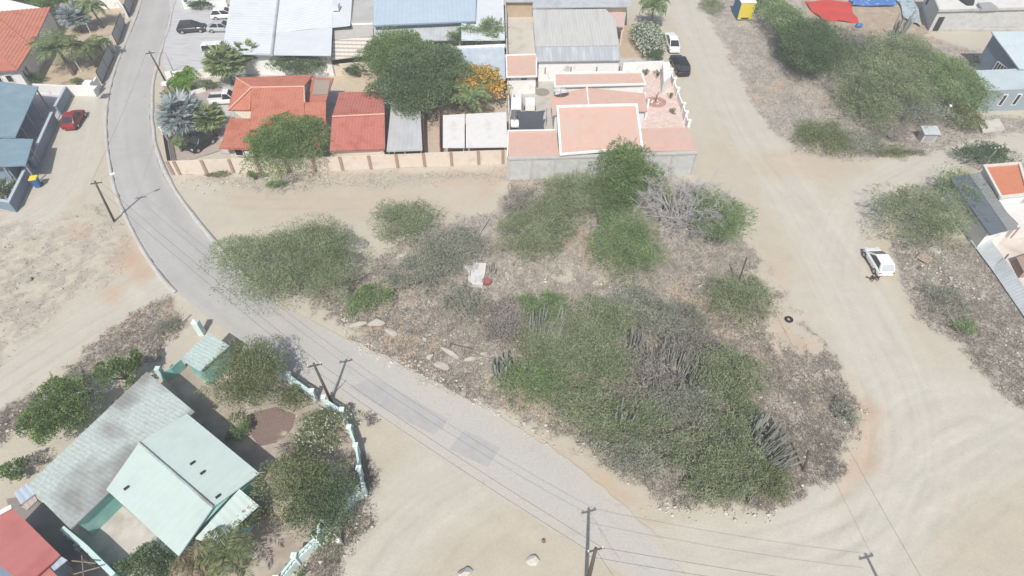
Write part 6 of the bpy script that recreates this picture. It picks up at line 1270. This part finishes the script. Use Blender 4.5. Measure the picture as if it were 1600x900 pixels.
# washing frame at the bottom edge
o = thing('pergola_frame', 'bare timber pergola frame between the red roof and the teal patio wall', 'pergola', P(138, 890))
for b in ((118, 886), (131, 905), (152, 888), (140, 872)): B_ = P(*b); MB().tube([B_, B_ + Vector((0, 0, 1.9))], .05, 6).build('post', wood, o)
for a_, b2 in (((112, 876), (150, 880)), ((112, 898), (156, 886)), ((128, 868), (131, 905))): MB().tube([P(*a_, 1.95), P(*b2, 1.95)], .045, 6).build('beam', wood, o)
for k, (x, y) in enumerate(((104, 833), (109, 840), (114, 846), (119, 851), (122, 857))):
    single(MB().rock(P(x, y, .2), (.25, .2, .22), 40 + k), 'bundle', (white_paint, MATS['pale_tarp'], blue_grey)[k % 3], 'white, grey and blue bundles heaped along the long shed wall', 'bundle', 'bundles along the long shed')
single(MB().box(P(136, 813, .5), (.3, .9, .4), az=.75), 'white_crate', white_paint, 'white crate standing in the shade beside the long shed', 'crate')
# wires
def wire(a, b, sag, label, r=.012):
    pts = []
    for k in range(15):
        t = k / 14; q = a.lerp(b, t); pts.append(q - Vector((0, 0, sag * 4 * t * (1 - t))))
    return single(MB().tube(pts, r, 4), 'overhead_wire', wire_mat, label, 'wire', 'overhead wires')
pt = lambda k, s=0: POLES[k][0] + POLES[k][1] * s
wire(pt('A', -.4), pt('B', -.4), .25, 'overhead wire from the parking lot pole down to the road bend pole')
wire(pt('A', 0), pt('A2'), .1, 'short overhead wire joining the two poles of the parking lot wall', .01)
wire(pt('B', -.4), pt('C', -.4), .5, 'left overhead wire over the asphalt between the road bend and the teal fence')
wire(pt('B', .4), pt('C', .4), .5, 'right overhead wire over the asphalt between the road bend and the teal fence')
wire(pt('C', -.4), pt('D', -.4), .5, 'left overhead wire over the asphalt from the teal fence to the tallest pole')
wire(pt('C', .4), pt('D', .4), .5, 'right overhead wire over the asphalt from the teal fence to the tallest pole')
wire(pt('D', .4), pt('E', .4), .35, 'upper overhead wire leaving the tallest pole across the wide dirt road')
wire(pt('D', -.4) - Vector((0, 0, .9)), pt('E', -.4) - Vector((0, 0, .9)), .35, 'lower overhead wire leaving the tallest pole across the wide dirt road')
wire(P(1167, 402, 4.25), pt('E', .4), .35, 'long overhead wire from the slender wire pole over the grey verge and dirt road')
wire(pt('G'), P(1660, 255, 4.0), .3, 'overhead wire leaving the greenish pole towards the right edge')
wire(pt('D', 0), P(985, 935, 5.0), .2, 'overhead wire dropping from the tallest pole to the bottom edge')
# dog
def dog(px, az):
    c0 = P(*px); f = Vector((math.cos(az), math.sin(az), 0)); s = Vector((-f.y, f.x, 0))
    V = []; E = []; R = []
    def J(u, v, z, r, par=None): V.append(f * u + s * v + Vector((0, 0, z))); R.append(r); (E.append((par, len(V) - 1)) if par is not None else None); return len(V) - 1
    hip = J(-.30, 0, .52, .105); mid = J(-.02, 0, .49, .10, hip); ch = J(.24, 0, .50, .135, mid); nk = J(.38, 0, .62, .085, ch); hd = J(.48, 0, .74, .085, nk); mz = J(.60, 0, .71, .05, hd); J(.68, 0, .69, .035, mz)
    for v in (-1, 1): e = J(.45, v * .06, .82, .03, hd); J(.44, v * .075, .89, .012, e)
    t = J(-.40, 0, .56, .035, hip); t = J(-.52, .02, .66, .025, t); J(-.58, .03, .78, .014, t)
    for v in (-1, 1):
        k = J(-.24, v * .10, .36, .065, hip); h_ = J(-.38, v * .10, .22, .035, k); ft = J(-.34, v * .10, .04, .03, h_); J(-.27, v * .10, .025, .03, ft)
        k = J(.25, v * .10, .34, .05, ch); h_ = J(.27, v * .10, .19, .034, k); ft = J(.25, v * .10, .04, .03, h_); J(.31, v * .10, .025, .03, ft)
    me = bpy.data.meshes.new('dog'); me.from_pydata([tuple(v) for v in V], E, []); o = bpy.data.objects.new('dog', me); COL.objects.link(o); o.location = c0
    md = o.modifiers.new('skin', 'SKIN'); md.use_smooth_shade = True
    for i, r_ in enumerate(R): me.skin_vertices[0].data[i].radius = (r_, r_)
    me.skin_vertices[0].data[0].use_root = True; sb = o.modifiers.new('sub', 'SUBSURF'); sb.levels = 1; sb.render_levels = 2
    me.materials.append(mat('dog_coat', (.045, .032, .027), .85, .25, 12)); tag(o, 'dark brown dog standing on the dirt road behind the lone white hatchback', 'dog'); return o
dog((1365, 439), math.radians(188))
# ================================================================== AIR
hz_ = MB().box((0, 800, 24), (3400, 3900, 52)).build('haze', None); tag(hz_, kind='stuff')
m = bpy.data.materials.new('thin_haze'); m.use_nodes = True; N = m.node_tree.nodes; N.remove(N['Principled BSDF']); v = N.new('ShaderNodeVolumePrincipled')
v.inputs['Color'].default_value = (.93, .95, .97, 1); v.inputs['Density'].default_value = .0013; v.inputs['Anisotropy'].default_value = .0
m.node_tree.links.new(v.outputs[0], N['Material Output'].inputs['Volume']); hz_.data.materials.append(m)
